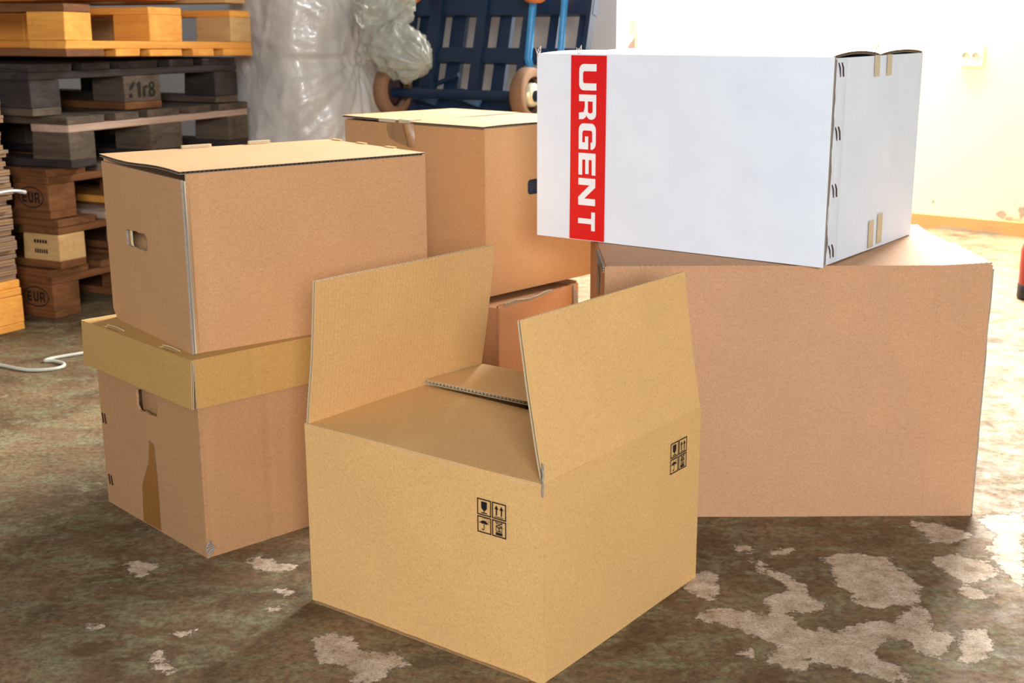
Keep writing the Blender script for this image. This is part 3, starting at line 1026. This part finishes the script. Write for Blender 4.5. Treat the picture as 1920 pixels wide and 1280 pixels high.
# layered flap ends and tear at the left top corner
for k_ in range(3):
    mb = MB()
    mb.tube([(.006, d + .002, h - .004 - .004 * k_), (.07, d + .003 + .002 * k_, h - .002 - .003 * k_), (.17, d + .002, h - .004 - .002 * k_)], .0016, 6)
    mb.build('flap_end', M['edge_grey'], tF)
mb = MB()
for k_ in range(5):
    mb.tube([(.10 + .01 * k_, d + .002, h - .002), (.11 + .004 * k_, d + .004, h - .02 - .01 * k_), (.112 + .002 * k_, d + .002, h - .05 - .006 * k_)], .0014, 6)
mb.build('torn_tuft', M['edge_grey'], tF)

# ---- 7. white URGENT box ----------------------------------------------------
w, d, h = .413, .576, .337
zG = .4462
tG = thing('white_urgent_box', 'white cardboard box with red URGENT band on top of large box', 'box', (.509, 2.04, zG), .926)
mW = [M['white'], M['white_end'], M['edge_grey'], M['medium']]
mWe = [M['white_end'], M['white_end'], M['edge_grey'], M['medium']]
gf = card('side_panel', tG, flat((0, d, 0), (0, -1, 0), (0, 0, 1), d, h - .001, seed=41, wob=.001), d, h, mW, .005, corr=False)
wob_tab = lambda v: .0035 * mnoise.noise(Vector((v * 7, 3.3, 0))) + .0018 * math.sin(v * 19)
card('side_panel', tG, flat((.004, .0055, 0), (1, 0, 0), (0, 0, 1), w - .004, h - .003, seed=42, wob=.0015), w, h, mWe, .005, corr=False)
mb = MB()
sg = np.array([[(.0005 + u * .011, .0030 - .002 * u, .003 + v * (h - .008)) for v in np.linspace(0, 1, 30)] for u in (0., 1.)])
mb.grid(sg, sg[:, :, :2], 0)
mb.build('seam_gap', M['raw_edge'], tG)
tab = card('glue_tab', tG, lambda u, v: A3(.0115 + wob_tab(v) * (1 - u) + u * .052, .0052 - .0042 * (1 - u) ** .6 - .002 * mnoise.noise(Vector((u * 5, v * 14, 2))) * (1 - u), .004 + v * (h - .009)), .05, h, [M['white_end'], M['edge_grey'], M['edge_grey'], M['medium']], .0012, corr=False, nu=9, nv=50)
card('side_panel', tG, flat((w, .006, 0), (0, 1, 0), (0, 0, 1), d - .012, h - .003), d, h, mWe, .005, corr=False)
card('side_panel', tG, flat((w - .005, d, 0), (-1, 0, 0), (0, 0, 1), w - .012, h - .003), w, h, mWe, .005, corr=False)
card('bottom_panel', tG, flat((.006, .008, .006), (1, 0, 0), (0, 1, 0), w - .012, d - .016, wob=0), w, d, mWe, .0055, corr=False)
arch = lambda u: .0075 * abs(math.sin(2 * math.pi * u)) ** .7 * (1 if u < .5 else .8)
for a_, b_ in ((0., .5), (.5, 1.)):
    card('top_flap', tG, (lambda a_, b_: lambda u, v: A3(.004 + (a_ + (b_ - a_) * u) * (w - .006), .006 + v * (d - .012), h - .001 + arch(a_ + (b_ - a_) * u * .999 + .0005) * (1 - v * .55)))(a_, b_), w / 2, d, [M['white'], M['white_end'], M['edge_grey'], M['medium']], .0045, nu=14, nv=8)
tag(print2d('red_band', gf, [[(d - .501, .0012), (d - .4245, .0012), (d - .4235, h - .0035), (d - .4995, h - .0035)]], left_face(d), M['red'], .0012), 'red printed band')


def arc(cx, cy, rx, ry, a0, a1, n=6):
    return [(cx + rx * math.cos(RAD(a0 + (a1 - a0) * i / n)), cy + ry * math.sin(RAD(a0 + (a1 - a0) * i / n))) for i in range(n + 1)]


def letters():
    """wide bold letters, each in a unit box (x right, y up): list of polys"""
    sx, syy = .27, .22
    L = {}
    L['U'] = [[(0, 1)] + arc(.24, .26, .24, .26, 180, 270) + arc(.76, .26, .24, .26, 270, 360) + [(1, 1), (1 - sx, 1)] + arc(.62, .32, .11, .10, 0, -90) + arc(.38, .32, .11, .10, 270, 180) + [(sx, 1)]]
    L['R'] = [([(0, 0), (sx, 0), (sx, .34), (.50, .34), (.70, .28), (.73, 0), (1, 0), (.985, .25), (.90, .40), (.82, .43)] + arc(.78, .72, .22, .28, -60, 90) + [(0, 1)], [[(sx, .52), (sx, .80)] + arc(.66, .66, .09, .14, 90, -90)])]
    L['G'] = [arc(.26, .26, .26, .26, 180, 270) + [(1, 0), (1, .56), (.5, .56), (.5, .37), (.73, .37), (.73, .21)] + arc(.38, .32, .11, .11, 270, 180) + arc(.38, .68, .11, .11, 180, 90) + [(.73, .79), (.73, .70), (1, .70)] + arc(.76, .76, .24, .24, 0, 90) + arc(.26, .74, .26, .26, 90, 180)]
    L['E'] = [[(0, 0), (1, 0), (1, .22), (.30, .22), (.30, .40), (.95, .40), (.95, .60), (.30, .60), (.30, .78), (1, .78), (1, 1), (0, 1)]]
    L['N'] = [[(0, 0), (.25, 0), (.25, .66), (.70, 0), (1, 0), (1, 1), (.75, 1), (.75, .36), (.32, 1), (0, 1)]]
    L['T'] = [[(.36, 0), (.64, 0), (.64, .78), (1, .78), (1, 1), (0, 1), (0, .78), (.36, .78)]]
    return L


LT = letters()
z_top, z_bot = .3185, .019
span = z_top - z_bot
for ch, f0, f1 in (('U', 0, .154), ('R', .179, .327), ('G', .35, .505), ('E', .528, .66), ('N', .68, .845), ('T', .885, 1.0)):
    a0, a1 = z_top - f0 * span, z_top - f1 * span
    base_a, cap_a = d - .4815, d - .4445

    def to2(p):
        return (base_a + (cap_a - base_a) * p[1], a0 + (a1 - a0) * p[0])
    polys = []
    for p in LT[ch]:
        polys.append(([to2(q) for q in p[0]], [[to2(q) for q in hh] for hh in p[1]]) if isinstance(p, tuple) else [to2(q) for q in p])
    tag(print2d('letter', gf, polys, left_face(d), M['letter'], .0018), 'white printed letter ' + ch)
for zz in (.315, .214, .122, .022):
    mb = MB()
    for dx in (0, .013):
        mb.tube([(.020 + dx, -.0005 + .002, zz + .012), (.023 + dx, -.002 + .002, zz + .004), (.029 + dx, -.0005 + .002, zz - .010)], .0011, 6)
    mb.build('staple', M['wire'], tG)
for x0, z0, z1 in ((.176, .300, .335), (.232, .300, .335), (.196, 0.004, .052), (.236, 0.006, .060)):
    print2d('tape_strip', tG, [[(x0, z0), (x0 + .024, z0), (x0 + .022, z1), (x0 - .002, z1)]], right_face(.004), M['tape_pale'], .0012)
for px_, py_, pz_ in ((.0, d - .003, h - .004), (.004, d - .09, h - .002), (.19, .008, h + .002)):
    mb = MB()
    for i in range(4):
        a = i * 1.7 + px_ * 9
        mb.tube([(px_, py_, pz_ - .003), (px_ + .004 * math.cos(a), py_ + .004 * math.sin(a), pz_ + .006), (px_ + .006 * math.cos(a + 1), py_ + .005 * math.sin(a + 1), pz_ + .010 + .002 * i)], .0008, 5)
    mb.build('frayed_thread', M['string'], tG)

# ------------------------------------------------------------------ pallets
DK, NB = .022, .078


def board_mesh(name, L, W, Hh, seed):
    bm = bmesh.new()
    bmesh.ops.create_cube(bm, size=1)
    rnd = random.Random(seed)
    for v in bm.verts:
        v.co = Vector((v.co.x * L, v.co.y * W, v.co.z * Hh)) + Vector((rnd.uniform(-.002, .002), rnd.uniform(-.0015, .0015), rnd.uniform(-.0008, .0008)))
    bmesh.ops.bevel(bm, geom=list(bm.edges), offset=.0022, segments=1, affect='EDGES')
    ul = bm.loops.layers.uv.new('UVMap')
    for f in bm.faces:
        n = f.normal
        for l in f.loops:
            c = l.vert.co
            if abs(n.x) > .7:
                l[ul].uv = (c.y * 6, c.z)
            elif abs(n.y) > .7:
                l[ul].uv = (c.x, c.z + .3)
            else:
                l[ul].uv = (c.x, c.y)
    me = bpy.data.meshes.new(name)
    bm.to_mesh(me)
    bm.free()
    me.materials.append(None)
    return me


BM = {
    'deck_w': [board_mesh('deck_board', 1.2, .145, DK, i) for i in range(3)],
    'deck_n': [board_mesh('deck_board', 1.2, .100, DK, 10 + i) for i in range(3)],
    'str': [board_mesh('stringer_board', .8, .145, DK, 20 + i) for i in range(3)],
    'blk_c': [board_mesh('block', .145, .100, NB - .0005, 30 + i) for i in range(3)],
    'blk_m': [board_mesh('block', .145, .145, NB - .0005, 40 + i) for i in range(3)],
    'bot_c': [board_mesh('bottom_board', 1.2, .100, DK, 50 + i) for i in range(3)],
    'bot_m': [board_mesh('bottom_board', 1.2, .145, DK, 60 + i) for i in range(3)],
}


def pallet(label, loc, yaw, mats, flip=False, rx=0., ry=0., group='wooden pallets in the stack'):
    """mats: dict deck, str, blk, bot -> list of material keys"""
    t = thing('wooden_pallet', label, 'pallet', loc, 0, group, rot=(rx, ry, yaw))
    made = {}

    def put(name, me, x, y, z, rz, mk):
        o = link(name, me, t, (x, y, .144 - z if flip else z), (math.pi if flip else 0, 0, rz))
        o.material_slots[0].link = 'OBJECT'
        o.material_slots[0].material = M[mk]
        return o
    r = random.Random(hash(label) % 1000 if False else len(label))
    pick = lambda kx, i: mats[kx][i % len(mats[kx])]
    xs_ = [.0725, .2375, .4, .5625, .7275]
    for i, x in enumerate(xs_):
        put('deck_board', BM['deck_n' if i in (1, 3) else 'deck_w'][i % 3], x, .6 + r.uniform(-.006, .006), .122 + DK / 2, math.pi / 2, pick('deck', i))
    for i, y in enumerate((.0725, .6, 1.1275)):
        put('stringer_board', BM['str'][i], .4, y, .1 + DK / 2, 0, pick('str', i))
    for i, x in enumerate((.05, .4, .75)):
        put('bottom_board', BM['bot_m' if i == 1 else 'bot_c'][i], x, .6, DK / 2, math.pi / 2, pick('bot', i))
        for j, y in enumerate((.0725, .6, 1.1275)):
            made[(i, j)] = put('block', BM['blk_m' if i == 1 else 'blk_c'][j], x, y, DK + NB / 2, math.pi / 2, pick('blk', i + 3 * j))
    return t, made


def ring(cx, cy, rx, ry, wd_, n=28):
    o = [(cx + rx * math.cos(2 * math.pi * i / n), cy + ry * math.sin(2 * math.pi * i / n)) for i in range(n)]
    q = [(cx + (rx - wd_) * math.cos(2 * math.pi * i / n), cy + (ry - wd_) * math.sin(2 * math.pi * i / n)) for i in range(n)]
    return (o, [q])


def eur_mark(parent, y0, z0):
    """oval brand on the long side (x = 0 face of a corner block)"""
    P = [ring(.058, .034, .052, .031, .0035)]

    def place(polys, ox, wx, hy, oy):
        for p in polys:
            P.append(([(ox + q[0] * wx, oy + q[1] * hy) for q in p[0]], [[(ox + q[0] * wx, oy + q[1] * hy) for q in hh] for hh in p[1]]) if isinstance(p, tuple) else [(ox + q[0] * wx, oy + q[1] * hy) for q in p])
    place(LT['E'], .022, .018, .030, .019)
    place(LT['U'], .047, .020, .030, .019)
    place(LT['R'], .073, .020, .030, .019)
    return tag(print2d('brand_mark', parent, P, lambda a, b, c: (-.0006 - c, y0 - a, z0 + b), M['ink'], .0012), 'burnt oval EUR mark')


PY = RAD(62)
SX, SY = -1.334, 3.618
p1, _ = pallet('brown pallet lying on the floor at the bottom of the stack', (SX, SY, 0), PY, dict(deck=['w_brown'], str=['w_brown'], blk=['w_brown'], bot=['w_brown']), group=None)
eur_mark(p1, .128, .028)
p2, m2 = pallet('pallet with pale new corner block second in stack', (SX + .028, SY + .005, .146), RAD(62.5), dict(deck=['w_brown', 'w_pink'], str=['w_brown'], blk=['w_pale'], bot=['w_brown']), group=None)
mb_p = [[(.03 + i * .009, .022), (.036 + i * .009, .022), (.036 + i * .009, .034), (.03 + i * .009, .034)] for i in range(6)] + [[(.03 + i * .011, .052), (.038 + i * .011, .052), (.038 + i * .011, .062), (.03 + i * .011, .062)] for i in range(5)]
print2d('stamped_mark', p2, mb_p, lambda a, b, c: (-.0006 - c, .128 - a, .022 + b), M['ink'], .0012)
p3, _ = pallet('brown pallet with EUR oval third in the stack', (SX + .012, SY, .292), RAD(61), dict(deck=['w_brown', 'w_grey'], str=['w_brown'], blk=['w_brown'], bot=['w_brown', 'w_orange']), group=None)
eur_mark(p3, .128, .028)
p4, _ = pallet('weathered grey pallet with bleached board fourth in the stack', (SX + .085, SY, .438), RAD(63), dict(deck=['w_grey'], str=['w_pink', 'w_grey', 'w_grey'], blk=['w_grey'], bot=['w_dark']), group=None)
p5, _ = pallet('blackened pallet with stencilled block just below the orange pallet', (SX - .012, SY, .584), RAD(56.5), dict(deck=['w_dark'], str=['w_dark', 'w_dark', 'w_grey'], blk=['w_dark', 'w_grey', 'w_dark'], bot=['w_grey', 'w_brown']), group=None)
# stencil on the middle block of the end facing right: K 1 r 8 like strokes
ST = [[(0, 0), (.012, 0), (.012, .012), (.004, .012)], [(.004, .02), (.014, .026), (.028, .046), (.018, .046), (.006, .032)],
      [(.036, 0), (.045, 0), (.047, .046), (.038, .046), (.032, .038), (.037, .036)], [(.056, 0), (.063, 0), (.065, .026), (.074, .030), (.072, .036), (.057, .032)]]
ST += [ring(.090, .012, .013, .013, .007), ring(.090, .034, .011, .012, .006)]
tag(print2d('stencil_mark', p5, ST, lambda a, b, c: (.345 + a, -.001 - c, .036 + b), M['ink'], .0016), 'dark stencilled characters')
p6, _ = pallet('bright orange upturned pallet resting on the blackened pallet', (SX + .098, SY + .002, .749), RAD(62), dict(deck=['w_brown', 'w_orange', 'w_orange', 'w_orange', 'w_orange'], str=['w_orange'], blk=['w_orange', 'w_orange', 'w_pale'], bot=['w_brown', 'w_orange', 'w_orange']), flip=True, ry=RAD(1.2), group=None)
p7, _ = pallet('upper orange pallet at the very top of the stack', (SX + .085, SY + .01, .915), RAD(62), dict(deck=['w_pale', 'w_orange'], str=['w_brown'], blk=['w_orange'], bot=['w_pale', 'w_orange']), ry=RAD(1.2), group=None)
# pallet under the flattened cartons at the frame's left side
far = on_z(48, 617)
PB = RAD(60)
bx_, by_ = far[0] - .8 * math.cos(PB), far[1] - .8 * math.sin(PB)
p8, _ = pallet('orange pallet carrying the stack of flattened cartons', (bx_, by_, 0), PB, dict(deck=['w_orange'], str=['w_orange'], blk=['w_orange'], bot=['w_orange']), group=None)

# flattened cartons stacked on that pallet
rnd = random.Random(11)
z = .1445
for i in range(36):
    th = rnd.uniform(.011, .020) if i < 20 else rnd.uniform(.009, .016)
    if z + th > .78:
        break
    x1 = .8 + rnd.uniform(-.012, .006)
    y0 = rnd.uniform(-.004, .018)
    sd = i * 3.7

    def fn(u, v, x1=x1, y0=y0, z=z, th=th, sd=sd):
        return A3(.02 + u * (x1 - .02), y0 + v * (1.1 - y0), z + th - .0006 - .0022 * (.5 + .5 * mnoise.noise(Vector((u * 14, v * 10, sd)))))
    mb = MB()
    P_, N_, UV_ = surf(fn, 26, 8, .8, 1.1)
    slab(mb, P_, N_, UV_, 0, th * .42, 0, 1, 1)
    slab(mb, P_, N_, UV_, th * .5, th * .84, 0, 1, 1)
    o = mb.build('flattened_carton', [M['sheet_a' if i % 3 else 'sheet_b'], M['sheet_b' if i % 2 else 'sheet_a']], None, loc=(bx_, by_, 0), rot=(0, 0, PB))
    tag(o, 'flattened grey-brown carton in the stack on an orange pallet', 'carton', 'flattened cartons on a pallet')
    z += th
mb = MB()
sp = []
for i in range(24):
    u = i / 23
    sp.append((.40 + .43 * u, -.022 - .003 * math.sin(i), .395 + .012 * math.sin(u * 9) - .012 * u))
for i in range(8):
    sp.append((.83, -.02 + .12 * i, .385 + .004 * math.sin(i)))
mb.tube(sp, .0035, 6)
tag(mb.build('plastic_strap', M['strap'], None, loc=(bx_, by_, 0), rot=(0, 0, PB)), 'twisted white plastic strap around the flattened cartons', 'strap')

# ------------------------------------------------------------------ blue platform cart standing on end
CY, CL = RAD(-32), RAD(15)
cX = A3(math.cos(CY), math.sin(CY), 0)
cB = A3(-math.sin(CY), math.cos(CY), 0)
cU = math.cos(CL) * A3(0, 0, 1) + math.sin(CL) * cB
cN = np.cross(cX, cU)            # points toward the room
cO = A3(.0, 4.02, 0.02)          # on the floor
Mx = Matrix.Identity(4)
cBk = -cN
for i in range(3):
    Mx[i][0], Mx[i][1], Mx[i][2], Mx[i][3] = cX[i], cBk[i], cU[i], cO[i]
tK = thing('platform_cart', 'dark blue steel platform cart stood on end against grey wall', 'cart', (0, 0, 0))
tK.matrix_world = Mx


def cl(px, py, dep=0.):
    """photo pixel -> cart plane coordinates (x right, z up along the bed)"""
    p = on_plane(px, py, cO + cBk * dep, cN)
    q = p - cO
    return float(q @ cX), float(q @ cU)


ztop, zlow = 1.28, .12


def vbar(px0, px1, py, dep, th, mat, name, z0=zlow, z1=ztop):
    a, _ = cl(px0, py, dep)
    b, _ = cl(px1, py, dep)
    mb = MB()
    mb.box(a, b, dep, dep + th, z0, z1)
    return mb.build(name, mat, tK, bevel=.003)


def hbar(py0, py1, px, dep, th, mat, name, x0, x1):
    _, z1 = cl(px, py0, dep)
    _, z0 = cl(px, py1, dep)
    mb = MB()
    mb.box(x0, x1, dep, dep + th, z0, z1)
    return mb.build(name, mat, tK, bevel=.003)


xL, _ = cl(790, 60)
xR, _ = cl(1106, 40)
vbar(803, 823, 52, 0, .035, M['blue'], 'frame_bar')
vbar(891, 908, 52, 0, .035, M['blue'], 'frame_bar')
vbar(978, 991, 52, 0, .035, M['blue'], 'frame_bar')
vbar(1100, 1108, 20, 0, .035, M['blue'], 'frame_bar')
vbar(758, 770, 52, 0, .035, M['blue'], 'frame_bar')
vbar(846, 872, 52, .05, .02, M['blue'], 'bed_slat')
vbar(935, 958, 52, .05, .02, M['blue'], 'bed_slat')
vbar(1029, 1046, 52, .05, .02, M['blue'], 'bed_slat')
vbar(1084, 1098, 52, .05, .02, M['blue'], 'bed_slat')
vbar(786, 801, 52, .05, .02, M['blue'], 'bed_slat')
hbar(-30, 28, 900, .012, .03, M['blue'], 'cross_bar', cl(758, 20)[0], xR)
hbar(89, 116, 860, .012, .03, M['blue'], 'cross_bar', cl(758, 100)[0], xR)
hbar(182, 260, 860, .012, .03, M['blue'], 'cross_bar', cl(758, 200)[0], xR)
# handle tubes, a lighter copy of the cart blue with daylight painted in
for (pa, pb), mk, r_ in ((((1004, -40), (990, 110)), 'blue_lit', .0125), (((1062, -40), (1050, 110)), 'blue_lit', .0115)):
    a, za = cl(*pa, dep=-.03)
    b, zb = cl(*pb, dep=-.03)
    mb = MB()
    mb.tube([(a + (a - b) * 2, -.03, za + (za - zb) * 2), (a, -.03, za), (b, -.03, zb), (b - (a - b) * .3, .02, zb - .06)], r_, 12)
    mb.build('handle_tube', M[mk], tK)
# diagonal braces behind
for pa, pb in (((770, 178), (860, 140)), ((770, 185), (795, 240)), ((805, -10), (820, 18))):
    a, za = cl(*pa, dep=.03)
    b, zb = cl(*pb, dep=.03)
    mb = MB()
    mb.tube([(a, .03, za), (b, .03, zb)], .009, 8)
    mb.build('brace', M['blue'], tK)
# axle and wheels
AXD = -.11
a0, za0 = cl(738, 176, AXD)
a1, za1 = cl(975, 178, AXD)
zax = (za0 + za1) / 2
mb = MB()
mb.tube([(a0 - .03, AXD, zax), (a1 + .06, AXD, zax)], .016, 14)
mb.build('axle', M['blue'], tK)
for xx in (a0 + .09, (a0 + a1) / 2 + .02):
    mb = MB()
    mb.box(xx - .012, xx + .012, AXD, .02, zax - .02, zax + .02)
    mb.build('axle_bracket', M['blue'], tK, bevel=.003)


def wheel(x, z_, y_, R_, tyre, wdt=.045, hub=True):
    mb = MB()
    mb.lathe([(R_ * .66, -wdt / 2), (R_ * .9, -wdt / 2), (R_ * .985, -wdt * .36), (R_, 0), (R_ * .985, wdt * .36), (R_ * .9, wdt / 2), (R_ * .66, wdt / 2)], (x, y_, z_), (1, 0, 0), 40)
    wo = mb.build('wheel', tyre, tK)
    mb = MB()
    mb.lathe([(.001, -wdt * .2), (R_ * .67, -wdt * .2), (R_ * .67, -wdt * .48), (R_ * .62, -wdt * .48), (R_ * .60, wdt * .10), (R_ * .3, wdt * .10), (.001, wdt * .10)], (x, y_, z_), (1, 0, 0), 32)
    mb.build('rim', M['rubber_d'], wo)
    if hub:
        mb = MB()
        mb.lathe([(.001, wdt * .72), (R_ * .12, wdt * .72), (R_ * .16, wdt * .55), (R_ * .30, wdt * .62), (R_ * .42, wdt * .50), (R_ * .44, wdt * .1)], (x, y_, z_), (1, 0, 0), 28)
        mb.build('hub_cap', M['hub'], wo)
        mb = MB()
        mb.lathe([(.001, wdt * 1.0), (R_ * .13, wdt * .98), (R_ * .17, wdt * .9), (R_ * .17, wdt * .5)], (x, y_, z_), (1, 0, 0), 16)
        mb.build('axle_nut', M['blue'], wo)
    return wo


wheel(a0 - .005, zax + .01, AXD, .088, M['rubber'], hub=False)
wheel(a1 + .03, zax + .006, AXD, .085, M['rubber'])
tx, tz = cl(1003, -46, AXD)
wheel(tx, tz, AXD, .085, M['hub_o'])
wheel(tx - (a1 - a0), tz, AXD, .085, M['hub_o'])

# ------------------------------------------------------------------ plastic film bundle
def vnoise(p, f, s):
    return mnoise.noise(Vector((p[0] * f + s, p[1] * f + s * 1.7, p[2] * f)))


def film_bundle():
    nu, nz = 180, 130
    c = on_plane(578, 120, (0, 4.68, 0), (0, 1, 0))
    P_ = np.zeros((nu + 1, nz, 3))
    UV_ = np.zeros((nu + 1, nz, 2))
    knot_a, knot_z = RAD(-25), .72
    for i in range(nu + 1):
        a = 2 * math.pi * i / nu
        for j in range(nz):
            z_ = 1.45 * j / (nz - 1)
            rx, ry = .24, .20
            bulge = 1 + .10 * math.sin(z_ * 3.1 + .4) - .22 * math.exp(-((z_ - knot_z) / .13) ** 2) * max(0, math.cos(a - knot_a)) ** 2
            if z_ > 1.2:
                bulge *= math.sqrt(max(0.02, 1 - ((z_ - 1.2) / .26) ** 2))
            da = (a - knot_a + math.pi) % (2 * math.pi) - math.pi
            dz = z_ - knot_z
            ang = math.atan2(dz, da * .25)
            rad_ = math.hypot(dz, da * .25)
            folds = (.022 * (1 - abs(mnoise.noise(Vector((ang * 3.2, rad_ * 1.5, 3))) * 2.2)) + .010 * (1 - abs(mnoise.noise(Vector((ang * 8, rad_ * 2.5, 6))) * 2.2))) * math.exp(-rad_ * 1.3)
            p0 = (math.cos(a), math.sin(a), z_ * 1.6)
            q0 = (p0[0] + .5 * vnoise(p0, 1.3, 2), p0[1] + .4 * vnoise(p0, 1.1, 8), p0[2] * .45)
            cr = .030 * vnoise(p0, 1.4, 1) + .006 * (1 - abs(vnoise(p0, 3.5, 5)) * 2.4) + .0022 * (1 - abs(vnoise(p0, 11, 9)) * 2)
            r_ = bulge + (folds + cr) / .23
            P_[i, j] = (c[0] + rx * r_ * math.cos(a), c[1] + ry * r_ * math.sin(a), z_)
            UV_[i, j] = (a * .23, z_)
    P_[nu] = P_[0]
    P_[:, :, :2] -= c[:2]
    mb = MB()
    mb.grid(P_, UV_, 0, True)
    top = P_[:nu, nz - 1]
    mb.face([tuple(p) for p in top], None, 0, True)
    o = mb.build('plastic_film_bundle', M['film'], None, loc=(c[0], c[1], 0))
    tag(o, 'big cloudy plastic film bundle between pallets and blue cart', 'plastic')
    return c, o


fc, fo = film_bundle()


def lump(name, parent, c, ax, r0, r1, L, seed, mat, nu=60, nv=40):
    """crumpled tapered blob along axis ax from c"""
    ax = Vector(ax).normalized()
    a = ax.orthogonal().normalized()
    b = ax.cross(a)
    P_ = np.zeros((nu + 1, nv, 3))
    for j in range(nv):
        t_ = j / (nv - 1)
        r = (r0 + (r1 - r0) * t_) * max(.03, math.sin(math.pi * min(.06 + t_ * .94, 1)) ** .5)
        for i in range(nu + 1):
            th = 2 * math.pi * (i % nu) / nu
            q = (math.cos(th), math.sin(th), t_ * 2.5)
            rr = r * (1 + .34 * vnoise(q, 1.5, seed) + .30 * (1 - abs(vnoise((q[0], q[1], q[2] * .5), 2.6, seed + 4)) * 2.6) + .10 * (1 - abs(vnoise(q, 6, seed)) * 2.4))
            P_[j and i or i, j] = tuple(Vector(c) + ax * (L * t_) + (a * math.cos(th) + b * math.sin(th)) * rr)
    UV_ = np.array([[(i / nu * .4, j / nv * .3) for j in range(nv)] for i in range(nu + 1)])
    mb = MB()
    mb.grid(P_, UV_, 0, True)
    return mb.build(name, mat, parent)


k1 = on_plane(690, 68, (0, 4.16, 0), (0, 1, 0))
k2 = on_plane(800, 122, (0, 3.98, 0), (0, 1, 0))
inv = lambda p: (p[0] - fc[0], p[1] - fc[1], p[2])
v_ = A3(*inv(k2)) - A3(*inv(k1))
lump('loose_film_end', fo, inv(k1), tuple(v_), .055, .075, float(np.linalg.norm(v_)), 2.2, M['film_tail'])
k3 = on_plane(700, 62, (0, 4.2, 0), (0, 1, 0))
k4 = on_plane(748, -60, (0, 4.2, 0), (0, 1, 0))
v_ = A3(*inv(k4)) - A3(*inv(k3))
lump('loose_film_end', fo, inv(k3), tuple(v_), .075, .09, float(np.linalg.norm(v_)), 6.1, M['film_tail'])

# ------------------------------------------------------------------ small things
mb = MB()
cp = [on_z(*q, z=.0045) for q in ((-60, 676), (0, 684), (50, 693), (95, 692), (117, 687), (119, 681), (100, 676), (84, 676), (100, 671), (122, 667), (152, 662), (200, 652), (240, 640))]
pts = []
for i in range(len(cp) - 1):
    p0, p1_, p2_, p3_ = cp[max(i - 1, 0)], cp[i], cp[i + 1], cp[min(i + 2, len(cp) - 1)]
    for s in range(6):
        t_ = s / 6
        pts.append(tuple(.5 * ((2 * p1_) + (-p0 + p2_) * t_ + (2 * p0 - 5 * p1_ + 4 * p2_ - p3_) * t_ ** 2 + (-p0 + 3 * p1_ - 3 * p2_ + p3_) * t_ ** 3)))
mb.tube(pts, .0042, 8)
tag(mb.build('cable', M['cable'], None), 'loose pale cable looping on the floor by the lidded box', 'cable')

# pale yellow cabinet on the lit wall
yc = on_plane(1183, 66, WR0, wn)
tY = thing('wall_cabinet', 'narrow pale yellow cabinet on the overexposed wall beyond grey wall', 'cabinet', tuple(yc + wn * .001), WALL_YAW)
pxm = float(np.linalg.norm(yc - _O)) / F_PX


def cab(name, x0, x1, z0, z1, y0, y1, mat):
    mb = MB()
    mb.box(x0 * pxm * 1.35, x1 * pxm * 1.35, -y1, -y0, z0 * pxm, z1 * pxm)
    return mb.build(name, mat, tY, bevel=.002)


cab('upper_door', -15, 15, 4, 27, .0, .03, M['yellow'])
cab('back_panel', -15, 15, -60, 4, .0, .006, M['cream'])
cab('side_board', -16, -12, -60, 4, .0, .03, M['yellow'])
cab('side_board', 13, 16, -60, 4, .0, .03, M['yellow'])
mb = MB()
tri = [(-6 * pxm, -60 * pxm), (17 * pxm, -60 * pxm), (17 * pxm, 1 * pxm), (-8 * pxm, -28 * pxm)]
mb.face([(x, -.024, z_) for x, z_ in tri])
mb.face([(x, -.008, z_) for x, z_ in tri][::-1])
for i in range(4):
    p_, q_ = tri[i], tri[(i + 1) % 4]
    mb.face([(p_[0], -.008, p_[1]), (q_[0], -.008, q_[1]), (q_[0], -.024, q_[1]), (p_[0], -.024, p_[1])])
mb.build('taupe_wedge', M['taupe'], tY)  # solid taupe wedge added to stand for a dark triangular area

# wall socket
sc0 = on_plane(1823, 104, WR0, wn)
tS = thing('wall_socket', 'small white double socket on the overexposed wall', 'socket', tuple(sc0 + wn * .001), WALL_YAW)
mb = MB()
mb.box(-.045, .045, -.014, 0, -.04, .04)
mb.build('socket_plate', M['cream'], tS, bevel=.003)
for x in (-.02, .02):
    mb = MB()
    mb.lathe([(.001, .001), (.012, .001), (.012, .004), (.016, .004), (.016, 0)], (x, -.014, 0), (0, -1, 0), 16)
    mb.build('socket_outlet', M['tape_pale'], tS)

# red canister at the right side of the frame
rc = on_z(1948, 560)
tR = thing('red_canister', 'dark red canister with black foot standing before overexposed wall', 'canister', (rc[0], rc[1], 0))
mb = MB()
mb.lathe([(.001, .03), (.060, .03), (.064, .04), (.064, .15), (.058, .175), (.03, .19), (.02, .20), (.02, .225), (.001, .225)], (0, 0, 0), (0, 0, 1), 28)
mb.build('body', M['red_can'], tR)
mb = MB()
mb.lathe([(.001, 0), (.062, 0), (.066, .006), (.066, .045), (.060, .05)], (0, 0, 0), (0, 0, 1), 28)
mb.build('foot', M['black_foot'], tR)
